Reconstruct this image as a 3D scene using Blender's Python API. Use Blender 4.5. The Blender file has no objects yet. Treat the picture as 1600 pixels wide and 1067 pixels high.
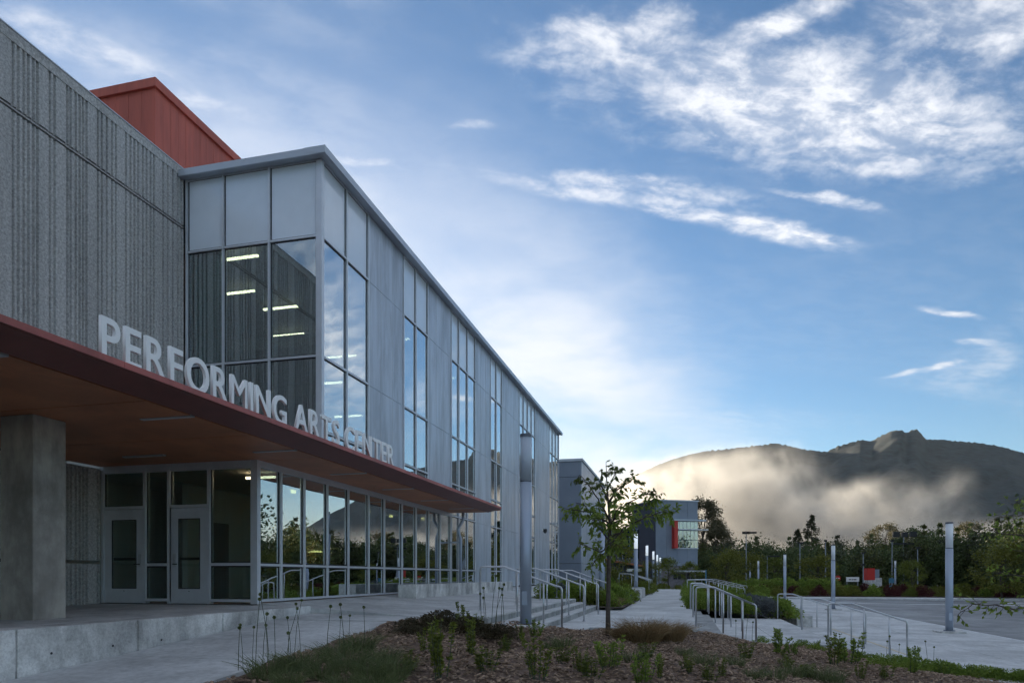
import bpy, bmesh, math, random
import numpy as np
from mathutils import Vector, Matrix, Euler
random.seed(7)
RNG = np.random.default_rng(11)
SC = bpy.context.scene
COL = SC.collection
R = math.radians

# ------------------------------------------------------------------ camera, sky, sun
# World axes: +Y runs along the long facade (away), +X is out from the facade, z = 0 is the tripod height.
YAW = R(13.9)
cam = bpy.data.objects.new('camera', bpy.data.cameras.new('camera'))
COL.objects.link(cam)
cam.location = (0, 0, 0)
cam.rotation_euler = (R(90), 0, YAW)
cam.data.lens = 24; cam.data.sensor_width = 36; cam.data.sensor_fit = 'HORIZONTAL'
cam.data.shift_y = 0.229
cam.data.clip_start = 0.1; cam.data.clip_end = 30000
SC.camera = cam
SUN_EL, SUN_AZ = 13.0, 35.0           # degrees; azimuth measured from +Y towards -X
SKY_STRENGTH, SUN_STRENGTH, EXPOSURE = 0.14, 2.6, 1.80
SC.view_settings.view_transform = 'Standard'
SC.view_settings.look = 'None'
SC.view_settings.exposure = EXPOSURE
SC.view_settings.gamma = 1.0
SC.view_settings.use_curve_mapping = False
SC.cycles.use_denoising = True
SC.cycles.max_bounces = 6
SC.cycles.diffuse_bounces = 3
SC.cycles.adaptive_threshold = 0.03
SC.cycles.transparent_max_bounces = 24
SC.cycles.volume_bounces = 0
SC.cycles.sample_clamp_indirect = 4.0

world = bpy.data.worlds.new('World'); SC.world = world; world.use_nodes = True
def build_sky():
    nt = world.node_tree; nt.nodes.clear()
    N = nt.nodes.new; L = nt.links.new
    def val(v, s):
        if isinstance(v, (int, float)): s.default_value = v
        else: L(v, s)
    def math_(op, a, b=None, clamp=False):
        n = N('ShaderNodeMath'); n.operation = op; n.use_clamp = clamp
        val(a, n.inputs[0])
        if b is not None: val(b, n.inputs[1])
        return n.outputs[0]
    def mrange(v, a, b, c=0.0, d=1.0, smooth=True):
        n = N('ShaderNodeMapRange'); n.interpolation_type = 'SMOOTHSTEP' if smooth else 'LINEAR'
        val(v, n.inputs[0]); n.inputs[1].default_value = a; n.inputs[2].default_value = b
        n.inputs[3].default_value = c; n.inputs[4].default_value = d
        return n.outputs[0]
    sky = N('ShaderNodeTexSky'); sky.sky_type = 'NISHITA'; sky.sun_disc = False
    sky.sun_elevation = R(SUN_EL); sky.sun_rotation = R(-SUN_AZ)
    sky.air_density = 1.0; sky.dust_density = 0.3; sky.ozone_density = 3.0
    hsv = N('ShaderNodeHueSaturation'); hsv.inputs['Saturation'].default_value = 1.08; hsv.inputs['Value'].default_value = .325; L(sky.outputs[0], hsv.inputs['Color'])
    geo = N('ShaderNodeTexCoord')
    sep = N('ShaderNodeSeparateXYZ'); L(geo.outputs['Generated'], sep.inputs[0])
    dz = math_('MAXIMUM', sep.outputs[2], 0.0)
    den = math_('ADD', dz, 0.12)
    px = math_('DIVIDE', sep.outputs[0], den); py = math_('DIVIDE', sep.outputs[1], den)
    comb = N('ShaderNodeCombineXYZ'); L(px, comb.inputs[0]); L(py, comb.inputs[1])
    P = comb.outputs[0]
    def noise(vec, scale, detail, rough, dist=0.0, stretch=None, ang=0.0):
        if stretch:
            m = N('ShaderNodeMapping'); m.vector_type = 'TEXTURE'
            m.inputs['Rotation'].default_value = (0, 0, R(ang)); m.inputs['Scale'].default_value = (stretch, 1, 1)
            L(vec, m.inputs[0]); vec = m.outputs[0]
        n = N('ShaderNodeTexNoise'); L(vec, n.inputs['Vector'])
        n.inputs['Scale'].default_value = scale; n.inputs['Detail'].default_value = detail
        n.inputs['Roughness'].default_value = rough; n.inputs['Distortion'].default_value = dist
        return n
    # ragged edges: warp the sky plane with noise before the cloud streaks are laid on it
    w = noise(P, 7.0, 8, 0.66)
    vs = N('ShaderNodeVectorMath'); vs.operation = 'SUBTRACT'; L(w.outputs['Color'], vs.inputs[0]); vs.inputs[1].default_value = (.5, .5, .5)
    vm = N('ShaderNodeVectorMath'); vm.operation = 'MULTIPLY_ADD'; L(vs.outputs[0], vm.inputs[0]); vm.inputs[1].default_value = (.19, .19, 0); L(P, vm.inputs[2])
    PW = vm.outputs[0]
    vm2 = N('ShaderNodeVectorMath'); vm2.operation = 'MULTIPLY_ADD'; L(vs.outputs[0], vm2.inputs[0]); vm2.inputs[1].default_value = (.07, .07, 0); L(P, vm2.inputs[2])
    PS = vm2.outputs[0]
    def blob(cx, cy, hl, hw, ang, strength, inner=0.25, vec=PW):
        m = N('ShaderNodeMapping'); m.vector_type = 'TEXTURE'
        m.inputs['Location'].default_value = (cx, cy, 0); m.inputs['Rotation'].default_value = (0, 0, R(ang)); m.inputs['Scale'].default_value = (hl, hw, 1)
        L(vec, m.inputs[0])
        ln = N('ShaderNodeVectorMath'); ln.operation = 'LENGTH'; L(m.outputs[0], ln.inputs[0])
        return mrange(ln.outputs['Value'], inner, 1.0, strength, 0.0)
    streaks = [(-.02, 1.515, .56, .045, 28, .85), (.20, 1.635, .29, .055, 28, 1.0), (-.12, 1.41, .26, .04, 21, .75),
               (.02, 1.47, .20, .05, 24, .6), (.30, 1.545, .17, .024, 25, .8), (.24, 1.29, .62, .185, 24, 1.0), (.02, 1.16, .22, .09, 24, .8),
               (.34, 1.44, .22, .05, 25, .8), (.13, 1.10, .16, .045, -13, 1.0), (-.11, 1.075, .24, .085, 12, .85),
               (.47, 1.16, .30, .11, 20, .85), (.70, 1.33, .24, .14, 25, .8), (.71, 2.10, .15, .026, 27, .8), (.78, 2.49, .16, .04, -28, .7),
               (.85, 2.3, .1, .03, 10, .5), (-.86, .90, .10, .04, 50, .5), (-.80, 1.02, .10, .04, 45, .45), (-.62, 1.22, .13, .02, 25, .5),
               (-.38, 1.19, .06, .015, 10, .4), (-.93, .84, .12, .05, 60, .5)]
    acc = None
    for s in streaks:
        b = blob(*s, .25, PS if s[3] < .06 else PW); acc = b if acc is None else math_('MAXIMUM', acc, b)
    fine = noise(P, 17.0, 9, 0.62, 0.25, 1.7, 26)
    fib = mrange(fine.outputs['Fac'], 0.36, 0.66)
    cell = noise(P, 46.0, 5, 0.6, 0.2)
    fibc = math_('MULTIPLY', fib, mrange(cell.outputs['Fac'], 0.25, 0.6, 0.55, 1.0))
    # dense where the mask is strong, feathered where it is weak
    thick = math_('MULTIPLY', acc, math_('ADD', math_('MULTIPLY', fibc, .85), math_('MULTIPLY', acc, .30)))
    # cirrus added mainly outside the view, to light the foreground and the glass
    big = noise(P, 2.1, 4, 0.55, 0.6, 2.2, 40)
    inview = math_('MAXIMUM', blob(.12, 1.75, 1.35, .88, 66, .92, 0.70, P), blob(-.75, 1.0, .75, .55, 60, .80, .5, P))
    fill_cirrus = mrange(big.outputs['Fac'], 0.34, 0.56)
    thin = math_('MULTIPLY', math_('MULTIPLY', math_('MULTIPLY', fill_cirrus, mrange(dz, .16, .34)), math_('SUBTRACT', 1.0, inview)), math_('ADD', math_('MULTIPLY', fib, .6), .3))
    # broad veil of lit mist that rises behind the building
    bn = noise(P, 2.6, 5, 0.55, 0.3)
    veil = math_('MAXIMUM', blob(-.74, 1.30, .72, .26, 66, .55, 0.0), blob(-.38, 2.2, 1.45, .56, 76, .95, 0.0))
    veil = math_('MAXIMUM', veil, blob(-.25, 3.9, 1.8, 1.0, 80, .95, 0.0))
    veil = math_('MULTIPLY', veil, mrange(bn.outputs['Fac'], 0.25, 0.62, 0.45, 1.0))
    low = mrange(dz, 0.0, 0.16, 0.45, 0.0)
    veil = math_('MAXIMUM', veil, low)
    cover = math_('MAXIMUM', math_('ADD', thick, thin, True), 0.0)
    # cloud light: nearly white, warmer low down
    hgt = mrange(dz, 0.05, 0.45)
    ccol = N('ShaderNodeMix'); ccol.data_type = 'RGBA'; L(hgt, ccol.inputs['Factor'])
    ccol.inputs['A'].default_value = (2.25, 2.2, 2.1, 1); ccol.inputs['B'].default_value = (2.05, 2.11, 2.24, 1)
    m1 = N('ShaderNodeMix'); m1.data_type = 'RGBA'; L(math_('MULTIPLY', veil, .9), m1.inputs['Factor']); L(hsv.outputs[0], m1.inputs['A'])
    L(ccol.outputs['Result'], m1.inputs['B'])
    m2 = N('ShaderNodeMix'); m2.data_type = 'RGBA'; L(math_('MULTIPLY', cover, .95), m2.inputs['Factor']); L(m1.outputs['Result'], m2.inputs['A'])
    L(ccol.outputs['Result'], m2.inputs['B'])
    bg = N('ShaderNodeBackground'); bg.inputs[1].default_value = SKY_STRENGTH; L(m2.outputs['Result'], bg.inputs[0])
    out = N('ShaderNodeOutputWorld'); L(bg.outputs[0], out.inputs[0])
build_sky()
world.cycles.sampling_method = 'MANUAL'; world.cycles.sample_map_resolution = 512
sun = bpy.data.objects.new('sun', bpy.data.lights.new('sun', 'SUN')); COL.objects.link(sun)
sun.data.energy = SUN_STRENGTH; sun.data.angle = R(0.5); sun.data.color = (1.0, .86, .66)
_sd = Vector((-math.sin(R(SUN_AZ)) * math.cos(R(SUN_EL)), math.cos(R(SUN_AZ)) * math.cos(R(SUN_EL)), math.sin(R(SUN_EL))))
sun.rotation_euler = _sd.to_track_quat('Z', 'Y').to_euler()
sun.location = _sd * 100

# ------------------------------------------------------------------ materials
def mat(name, col, rough=.7, metal=0.0, var=0.0, scale=5.0, bump=0.0, bscale=None, coat=0.0, spec=.5, detail=6, col2=None, stretch=(1, 1, 1), world_space=True, lo=.35, hi=.65, stain=None, speck=None):
    m = bpy.data.materials.new(name); m.use_nodes = True
    nt = m.node_tree; b = nt.nodes['Principled BSDF']
    b.inputs['Roughness'].default_value = rough; b.inputs['Metallic'].default_value = metal
    b.inputs['Coat Weight'].default_value = coat; b.inputs['Coat Roughness'].default_value = .08
    b.inputs['Specular IOR Level'].default_value = spec
    c = (*col, 1)
    b.inputs['Base Color'].default_value = c
    if var > 0 or bump > 0 or col2:
        if world_space:
            tc = nt.nodes.new('ShaderNodeNewGeometry'); src = tc.outputs['Position']
        else:
            tc = nt.nodes.new('ShaderNodeTexCoord'); src = tc.outputs['Object']
        mp = nt.nodes.new('ShaderNodeMapping'); mp.inputs['Scale'].default_value = stretch
        nt.links.new(src, mp.inputs[0])
        n = nt.nodes.new('ShaderNodeTexNoise'); n.inputs['Scale'].default_value = scale; n.inputs['Detail'].default_value = detail; n.inputs['Roughness'].default_value = .62
        nt.links.new(mp.outputs[0], n.inputs['Vector'])
        if var > 0 or col2:
            mr = nt.nodes.new('ShaderNodeMapRange'); mr.inputs[1].default_value = lo; mr.inputs[2].default_value = hi
            nt.links.new(n.outputs['Fac'], mr.inputs[0])
            mx = nt.nodes.new('ShaderNodeMix'); mx.data_type = 'RGBA'
            a_ = tuple(x * (1 - var) for x in col); b_ = col2 if col2 else tuple(min(1, x * (1 + var)) for x in col)
            mx.inputs['A'].default_value = (*a_, 1); mx.inputs['B'].default_value = (*b_, 1)
            nt.links.new(mr.outputs[0], mx.inputs['Factor']); colout = mx.outputs['Result']
            for lay in (stain, speck):
                if not lay: continue
                sc_l, amt, st_l = lay
                mp2 = nt.nodes.new('ShaderNodeMapping'); mp2.inputs['Scale'].default_value = st_l; mp2.inputs['Location'].default_value = (3.7, 1.3, .4); nt.links.new(src, mp2.inputs[0])
                n3 = nt.nodes.new('ShaderNodeTexNoise'); n3.inputs['Scale'].default_value = sc_l; n3.inputs['Detail'].default_value = 7; n3.inputs['Roughness'].default_value = .7; n3.inputs['Distortion'].default_value = .4
                nt.links.new(mp2.outputs[0], n3.inputs['Vector'])
                mr3 = nt.nodes.new('ShaderNodeMapRange'); mr3.interpolation_type = 'SMOOTHSTEP'; mr3.inputs[1].default_value = .36; mr3.inputs[2].default_value = .60; mr3.inputs[3].default_value = 1 - amt; mr3.inputs[4].default_value = 1 + amt * .25
                nt.links.new(n3.outputs['Fac'], mr3.inputs[0])
                vm_ = nt.nodes.new('ShaderNodeVectorMath'); vm_.operation = 'SCALE'; nt.links.new(colout, vm_.inputs[0]); nt.links.new(mr3.outputs[0], vm_.inputs['Scale']); colout = vm_.outputs[0]
            nt.links.new(colout, b.inputs['Base Color'])
        if bump > 0:
            n2 = n
            if bscale:
                n2 = nt.nodes.new('ShaderNodeTexNoise'); n2.inputs['Scale'].default_value = bscale; n2.inputs['Detail'].default_value = 4
                nt.links.new(src, n2.inputs['Vector'])
            bp = nt.nodes.new('ShaderNodeBump'); bp.inputs['Strength'].default_value = bump; bp.inputs['Distance'].default_value = .02
            nt.links.new(n2.outputs['Fac'], bp.inputs['Height']); nt.links.new(bp.outputs[0], b.inputs['Normal'])
    return m

def leaf_mat(name, c1, c2, trans=.35, scale=2.0, rough=.55):
    m = bpy.data.materials.new(name); m.use_nodes = True
    nt = m.node_tree; b = nt.nodes['Principled BSDF']
    gi = nt.nodes.new('ShaderNodeNewGeometry')
    n = nt.nodes.new('ShaderNodeTexNoise'); n.inputs['Scale'].default_value = scale; n.inputs['Detail'].default_value = 3
    nt.links.new(gi.outputs['Position'], n.inputs['Vector'])
    ad = nt.nodes.new('ShaderNodeMath'); ad.operation = 'ADD'; ad.inputs[1].default_value = -.5
    nt.links.new(gi.outputs['Random Per Island'], ad.inputs[0])
    ml = nt.nodes.new('ShaderNodeMath'); ml.operation = 'MULTIPLY_ADD'; ml.inputs[1].default_value = .6
    nt.links.new(ad.outputs[0], ml.inputs[0]); nt.links.new(n.outputs['Fac'], ml.inputs[2])
    mx = nt.nodes.new('ShaderNodeMix'); mx.data_type = 'RGBA'
    mx.inputs['A'].default_value = (*c1, 1); mx.inputs['B'].default_value = (*c2, 1)
    nt.links.new(ml.outputs[0], mx.inputs['Factor']); nt.links.new(mx.outputs['Result'], b.inputs['Base Color'])
    b.inputs['Roughness'].default_value = rough; b.inputs['Specular IOR Level'].default_value = .3
    tr = nt.nodes.new('ShaderNodeBsdfTranslucent'); nt.links.new(mx.outputs['Result'], tr.inputs[0])
    ms = nt.nodes.new('ShaderNodeMixShader'); ms.inputs[0].default_value = trans
    nt.links.new(b.outputs[0], ms.inputs[1]); nt.links.new(tr.outputs[0], ms.inputs[2])
    nt.links.new(ms.outputs[0], nt.nodes['Material Output'].inputs[0])
    return m

def glass_mat(name, tint, r0, power, refl=(.95, .97, 1.0)):
    m = bpy.data.materials.new(name); m.use_nodes = True
    nt = m.node_tree; nt.nodes.remove(nt.nodes['Principled BSDF'])
    lw = nt.nodes.new('ShaderNodeLayerWeight'); lw.inputs[0].default_value = .5
    p = nt.nodes.new('ShaderNodeMath'); p.operation = 'POWER'; p.inputs[1].default_value = power
    nt.links.new(lw.outputs['Facing'], p.inputs[0])
    q = nt.nodes.new('ShaderNodeMath'); q.operation = 'MULTIPLY_ADD'; q.inputs[1].default_value = 1 - r0; q.inputs[2].default_value = r0; q.use_clamp = True
    nt.links.new(p.outputs[0], q.inputs[0])
    t = nt.nodes.new('ShaderNodeBsdfTransparent'); t.inputs[0].default_value = (*tint, 1)
    g = nt.nodes.new('ShaderNodeBsdfGlossy'); g.inputs['Roughness'].default_value = 0.0; g.inputs[0].default_value = (*refl, 1)
    # very slight pillowing of the panes, as real insulated glass has
    tc = nt.nodes.new('ShaderNodeNewGeometry')
    n = nt.nodes.new('ShaderNodeTexNoise'); n.inputs['Scale'].default_value = .9; n.inputs['Detail'].default_value = 1
    nt.links.new(tc.outputs['Position'], n.inputs['Vector'])
    bp = nt.nodes.new('ShaderNodeBump'); bp.inputs['Strength'].default_value = .05; bp.inputs['Distance'].default_value = .05
    nt.links.new(n.outputs['Fac'], bp.inputs['Height']); nt.links.new(bp.outputs[0], g.inputs['Normal'])
    ms = nt.nodes.new('ShaderNodeMixShader'); nt.links.new(q.outputs[0], ms.inputs[0])
    nt.links.new(t.outputs[0], ms.inputs[1]); nt.links.new(g.outputs[0], ms.inputs[2])
    nt.links.new(ms.outputs[0], nt.nodes['Material Output'].inputs[0])
    return m

def emit_mat(name, col, s):
    m = bpy.data.materials.new(name); m.use_nodes = True
    b = m.node_tree.nodes['Principled BSDF']; b.inputs['Base Color'].default_value = (*col, 1)
    b.inputs['Emission Color'].default_value = (*col, 1); b.inputs['Emission Strength'].default_value = s
    return m

HAZE, MIST = 1.0e-5, .026
M = {}
M['ribbed'] = mat('ribbed_concrete', (.50, .495, .49), .9, var=.26, scale=20, bump=.35, bscale=34, lo=.38, hi=.64, stain=(.9, .16, (1, 1, .12)), speck=(70, .25, (1, 1, 1)))
M['concrete'] = mat('cast_concrete', (.56, .56, .55), .85, var=.26, scale=2.6, bump=.35, bscale=40, detail=10, stain=(1.1, .35, (1, 1, .35)), speck=(26, .18, (1, 1, 1)))
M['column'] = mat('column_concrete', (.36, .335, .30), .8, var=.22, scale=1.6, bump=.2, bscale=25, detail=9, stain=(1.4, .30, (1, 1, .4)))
M['paving'] = mat('paving_concrete', (.55, .56, .56), .8, var=.12, scale=1.3, bump=.15, bscale=120, detail=10, stain=(.45, .22, (1, 1, 1)), speck=(9, .16, (1, 1, 1)))
M['paving2'] = mat('lot_concrete', (.25, .25, .25), .7, var=.22, scale=.35, bump=.1, bscale=60, detail=10, stain=(.10, .35, (1, .5, 1)), speck=(2.0, .2, (1, 1, 1)))
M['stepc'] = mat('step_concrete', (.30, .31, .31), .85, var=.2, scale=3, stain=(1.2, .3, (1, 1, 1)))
M['alu'] = mat('anodised_aluminium', (.62, .65, .70), .38, metal=.35, var=.05, scale=3)
M['darkalu'] = mat('gasket_black', (.02, .022, .025), .5)
M['panel'] = mat('facade_panel', (.49, .54, .62), .38, metal=.15, var=.10, scale=1.1, stretch=(1, 1, .12), detail=8, coat=.15, stain=(1.7, .22, (1, 1, .16)), speck=(9, .10, (1, 1, .05)))
M['spandrel'] = mat('spandrel_glass', (.74, .80, .88), .2, coat=1.0, var=.04, scale=.8)
M['coping'] = mat('metal_coping', (.46, .50, .56), .4, metal=.4)
M['red'] = mat('red_metal', (.55, .115, .075), .5, var=.10, scale=.8, stretch=(1, 1, .2), stain=(.7, .22, (1, 1, .1)))
M['fascia'] = mat('canopy_red', (.40, .10, .085), .45, var=.08, scale=2, stain=(1.2, .25, (1, 1, 1)))
M['trim'] = mat('canopy_trim', (.17, .055, .045), .5, var=.1, scale=2)
M['soffit'] = mat('soffit_rust', (.46, .175, .08), .5, var=.10, scale=.7, stain=(.5, .25, (1, 1, 1)))
M['letter'] = mat('letter_white', (.88, .89, .90), .4)
M['steel'] = mat('stainless_rail', (.55, .57, .60), .32, metal=.85, var=.06, scale=8)
M['pole'] = mat('pole_paint', (.36, .42, .52), .4, metal=.3)
M['lens'] = mat('pole_lens', (.75, .78, .82), .3, coat=.3)
M['polecap'] = mat('pole_cap', (.12, .14, .18), .5)
M['black'] = mat('black_metal', (.015, .015, .017), .5)
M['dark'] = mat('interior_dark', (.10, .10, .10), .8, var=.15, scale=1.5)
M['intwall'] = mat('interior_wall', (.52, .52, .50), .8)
M['intfloor'] = mat('interior_floor', (.16, .15, .14), .5)
M['wood'] = mat('interior_wood', (.30, .16, .06), .5, var=.2, scale=3, stretch=(1, 1, .1))
M['teal'] = mat('interior_teal', (.16, .27, .25), .6)
M['glass'] = glass_mat('window_glass', (.50, .68, .67), .14, .85)
M['glass_door'] = glass_mat('door_glass', (.66, .74, .70), .05, 2.6)
M['mulch'] = mat('mulch_soil', (.15, .10, .075), .95, var=.5, scale=22, bump=.6, bscale=45)
M['soil'] = mat('bed_soil', (.07, .05, .038), .95, var=.4, scale=9)
M['grassland'] = mat('ground_turf', (.05, .065, .03), .95, var=.4, scale=.05)
M['forest'] = mat('forest_slope', (.016, .027, .028), .95, var=.6, scale=.03, detail=10)
M['bark'] = mat('bark', (.085, .068, .058), .9, var=.3, scale=14, bump=.4)
M['lighton'] = emit_mat('strip_light', (1.0, .64, .42), 3.0)
M['sconce'] = emit_mat('sconce_light', (1.0, .62, .22), 2.2)
M['lightoff'] = mat('fixture_lens_off', (.42, .43, .45), .5)
M['farwall'] = mat('far_panel', (.22, .26, .32), .5, var=.06, scale=.5)
M['farwall2'] = mat('far_panel_dark', (.085, .10, .14), .6, var=.06, scale=.5)
M['farbrick'] = mat('far_brick', (.22, .20, .21), .8, var=.2, scale=3)
M['leafA'] = leaf_mat('leaf_green', (.11, .18, .033), (.34, .43, .085), .58)
M['leafTop'] = leaf_mat('leaf_bronze', (.075, .10, .032), (.17, .21, .06), .45)
M['leafB'] = leaf_mat('leaf_shrub', (.09, .12, .022), (.24, .27, .05), .4)
M['leafD'] = leaf_mat('leaf_wood', (.055, .085, .035), (.15, .185, .065), .25, .25)
M['leafY'] = leaf_mat('leaf_yellowgreen', (.11, .125, .022), (.24, .24, .05), .35, .6)
M['leafF'] = leaf_mat('leaf_far_tree', (.08, .08, .045), (.20, .175, .10), .4, .4)
M['leafR'] = leaf_mat('leaf_red_shrub', (.07, .02, .022), (.12, .035, .03), .25)
M['needle'] = leaf_mat('needle', (.05, .06, .035), (.11, .12, .065), .25, .5)
M['heath'] = leaf_mat('heath', (.05, .048, .025), (.115, .085, .048), .2, 6)
M['grassB'] = leaf_mat('grass_blade', (.08, .105, .045), (.18, .21, .085), .3, 3)
M['sedge'] = leaf_mat('sedge_blade', (.20, .13, .065), (.38, .27, .14), .3, 3)
M['seed'] = leaf_mat('seed_head', (.09, .12, .03), (.2, .25, .07), .1, 9)
M['stem'] = leaf_mat('stem', (.06, .08, .045), (.11, .13, .08), .1, 5)
M['grey_leaf'] = leaf_mat('lavender_leaf', (.10, .11, .11), (.19, .20, .20), .3, 4)
M['signwhite'] = mat('sign_white', (.78, .78, .76), .5)
M['signred'] = mat('sign_red', (.55, .04, .03), .5)
M['signblue'] = mat('sign_blue', (.10, .28, .42), .5)
M['yellow'] = mat('paint_yellow', (.72, .45, .06), .5)
M['tanline'] = mat('paint_tan', (.55, .46, .30), .7, var=.2, scale=6)
M['whiteline'] = mat('paint_white', (.62, .64, .65), .7, var=.2, scale=6)
def chips_mat():
    m = leaf_mat('bark_chips', (.09, .055, .038), (.46, .33, .235), 0.0, 30, .9); return m
M['chips'] = chips_mat()

# ------------------------------------------------------------------ mesh helpers
class MB:
    def __init__(s): s.v = []; s.f = []
    def add(s, vs, fs):
        o = len(s.v); s.v += [tuple(v) for v in vs]; s.f += [tuple(i + o for i in f) for f in fs]; return s
    def box(s, a, b):
        x0, y0, z0 = (min(p, q) for p, q in zip(a, b)); x1, y1, z1 = (max(p, q) for p, q in zip(a, b))
        return s.add([(x0, y0, z0), (x1, y0, z0), (x1, y1, z0), (x0, y1, z0), (x0, y0, z1), (x1, y0, z1), (x1, y1, z1), (x0, y1, z1)],
                     [(3, 2, 1, 0), (4, 5, 6, 7), (0, 1, 5, 4), (1, 2, 6, 5), (2, 3, 7, 6), (3, 0, 4, 7)])
    def slab(s, quad, top, thick):
        # quad: four (x, y); top: four z values; closed box under it
        t = [(q[0], q[1], z) for q, z in zip(quad, top)]; b = [(q[0], q[1], z - thick) for q, z in zip(quad, top)]
        return s.add(t + b, [(0, 1, 2, 3), (7, 6, 5, 4), (0, 4, 5, 1), (1, 5, 6, 2), (2, 6, 7, 3), (3, 7, 4, 0)])
    def prism(s, poly, axis, a, b):
        n = len(poly)
        def pt(p, c): return {'x': (c, p[0], p[1]), 'y': (p[0], c, p[1]), 'z': (p[0], p[1], c)}[axis]
        vs = [pt(p, a) for p in poly] + [pt(p, b) for p in poly]
        fs = [tuple(range(n)), tuple(range(2 * n - 1, n - 1, -1))] + [(i, i + n, (i + 1) % n + n, (i + 1) % n) for i in range(n)]
        return s.add(vs, fs)
    def tube(s, pts, rad, n=8, cap=True):
        pts = [Vector(p) for p in pts]
        if not hasattr(rad, '__len__'): rad = [rad] * len(pts)
        rings = []; prev = None
        for i, p in enumerate(pts):
            d = (pts[min(i + 1, len(pts) - 1)] - pts[max(i - 1, 0)]).normalized()
            if prev is None:
                u = d.orthogonal().normalized()
            else:
                u = (prev - d * prev.dot(d))
                u = u.normalized() if u.length > 1e-5 else d.orthogonal().normalized()
            prev = u; w = d.cross(u)
            rings.append([p + (u * math.cos(k * 2 * math.pi / n) + w * math.sin(k * 2 * math.pi / n)) * rad[i] for k in range(n)])
        vs = [v for r in rings for v in r]; fs = []
        for i in range(len(pts) - 1):
            for k in range(n):
                fs.append((i * n + k, i * n + (k + 1) % n, (i + 1) * n + (k + 1) % n, (i + 1) * n + k))
        if cap: fs += [tuple(range(n - 1, -1, -1)), tuple(range((len(pts) - 1) * n, len(pts) * n))]
        return s.add(vs, fs)
    def mesh(s, name, m, smooth=False, fix=True):
        me = bpy.data.meshes.new(name); me.from_pydata(s.v, [], s.f)
        if fix:
            bm = bmesh.new(); bm.from_mesh(me); bmesh.ops.recalc_face_normals(bm, faces=bm.faces[:]); bm.to_mesh(me); bm.free()
        if smooth: me.polygons.foreach_set('use_smooth', [True] * len(me.polygons))
        me.materials.append(m); me.update()
        return me

def tag(o, label=None, cat=None, group=None, kind=None):
    if label: o['label'] = label
    if cat: o['category'] = cat
    if group: o['group'] = group
    if kind: o['kind'] = kind
    return o
def link(name, me, parent=None, loc=(0, 0, 0), rz=0, sc=None):
    o = bpy.data.objects.new(name, me); COL.objects.link(o)
    o.location = loc; o.rotation_euler = (0, 0, rz)
    if sc is not None: o.scale = (sc, sc, sc) if not hasattr(sc, '__len__') else sc
    if parent: o.parent = parent
    return o
def put(name, mb, m, parent=None, smooth=False, **kw):
    o = link(name, mb.mesh(name, m, smooth), parent); tag(o, **kw); return o
def empty(name, loc=(0, 0, 0), rz=0, **kw):
    o = bpy.data.objects.new(name, None); COL.objects.link(o); o.location = loc; o.rotation_euler = (0, 0, rz); o.empty_display_size = .2
    tag(o, **kw); return o
def part_box(name, a, b, m, parent): return put(name, MB().box(a, b), m, parent)
def copy_tree(o, parent=None):
    c = o.copy(); COL.objects.link(c); c.parent = parent
    for ch in o.children: copy_tree(ch, c)
    return c
def bevel(o, w=.01, seg=2):
    md = o.modifiers.new('bevel', 'BEVEL'); md.width = w; md.segments = seg; md.limit_method = 'ANGLE'; return o

def quads(name, V, m):
    """V: (N,4,3) array of loose leaf faces."""
    V = np.asarray(V, np.float32); n = len(V)
    me = bpy.data.meshes.new(name)
    me.vertices.add(n * 4); me.vertices.foreach_set('co', V.reshape(-1))
    me.loops.add(n * 4); me.loops.foreach_set('vertex_index', np.arange(n * 4, dtype=np.int32))
    me.polygons.add(n); me.polygons.foreach_set('loop_start', np.arange(0, n * 4, 4, dtype=np.int32))
    me.update(calc_edges=True); me.validate(); me.materials.append(m)
    return me
def unit(a): return a / np.maximum(np.linalg.norm(a, axis=-1, keepdims=True), 1e-9)
def leaves(P, D, Lg, W, rng, fold=.18):
    """leaf diamonds at P along D"""
    P = np.asarray(P, float); D = unit(np.asarray(D, float)); n = len(P)
    rnd = rng.normal(size=(n, 3)); S = unit(np.cross(D, rnd)); Nn = np.cross(D, S)
    Lg = np.broadcast_to(Lg, (n,))[:, None]; W = np.broadcast_to(W, (n,))[:, None]
    mid = P + D * Lg * .45 + Nn * Lg * fold * .6
    return np.stack([P, mid - S * W * .5, P + D * Lg - Nn * Lg * fold * .5, mid + S * W * .5], 1)
def blades(P, top, w, rng, bend=.3):
    """two-quad bent grass blades from P to P+top"""
    P = np.asarray(P, float); top = np.asarray(top, float); n = len(P)
    side = unit(np.cross(top, rng.normal(size=(n, 3)))) * (np.broadcast_to(w, (n,))[:, None] * .5)
    out = unit(top * np.array([1, 1, 0]) + 1e-6) * np.linalg.norm(top, axis=1, keepdims=True)
    mid = P + top * .55 - out * bend * .25 + np.array([0, 0, 1]) * np.linalg.norm(top, axis=1, keepdims=True) * bend * .2
    q1 = np.stack([P - side, P + side, mid + side * .8, mid - side * .8], 1)
    q2 = np.stack([mid - side * .8, mid + side * .8, P + top + side * .12, P + top - side * .12], 1)
    return np.concatenate([q1, q2])

# pixel bearing helper: used once here to turn a bearing and a distance into a place on the ground
def at(px, depth, z=None, py=None):
    t = (px - 800) / 1067
    x = depth * (-math.sin(YAW) + t * math.cos(YAW)); y = depth * (math.cos(YAW) + t * math.sin(YAW))
    return Vector((x, y, z if z is not None else (900 - py) / 1067 * depth))

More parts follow.
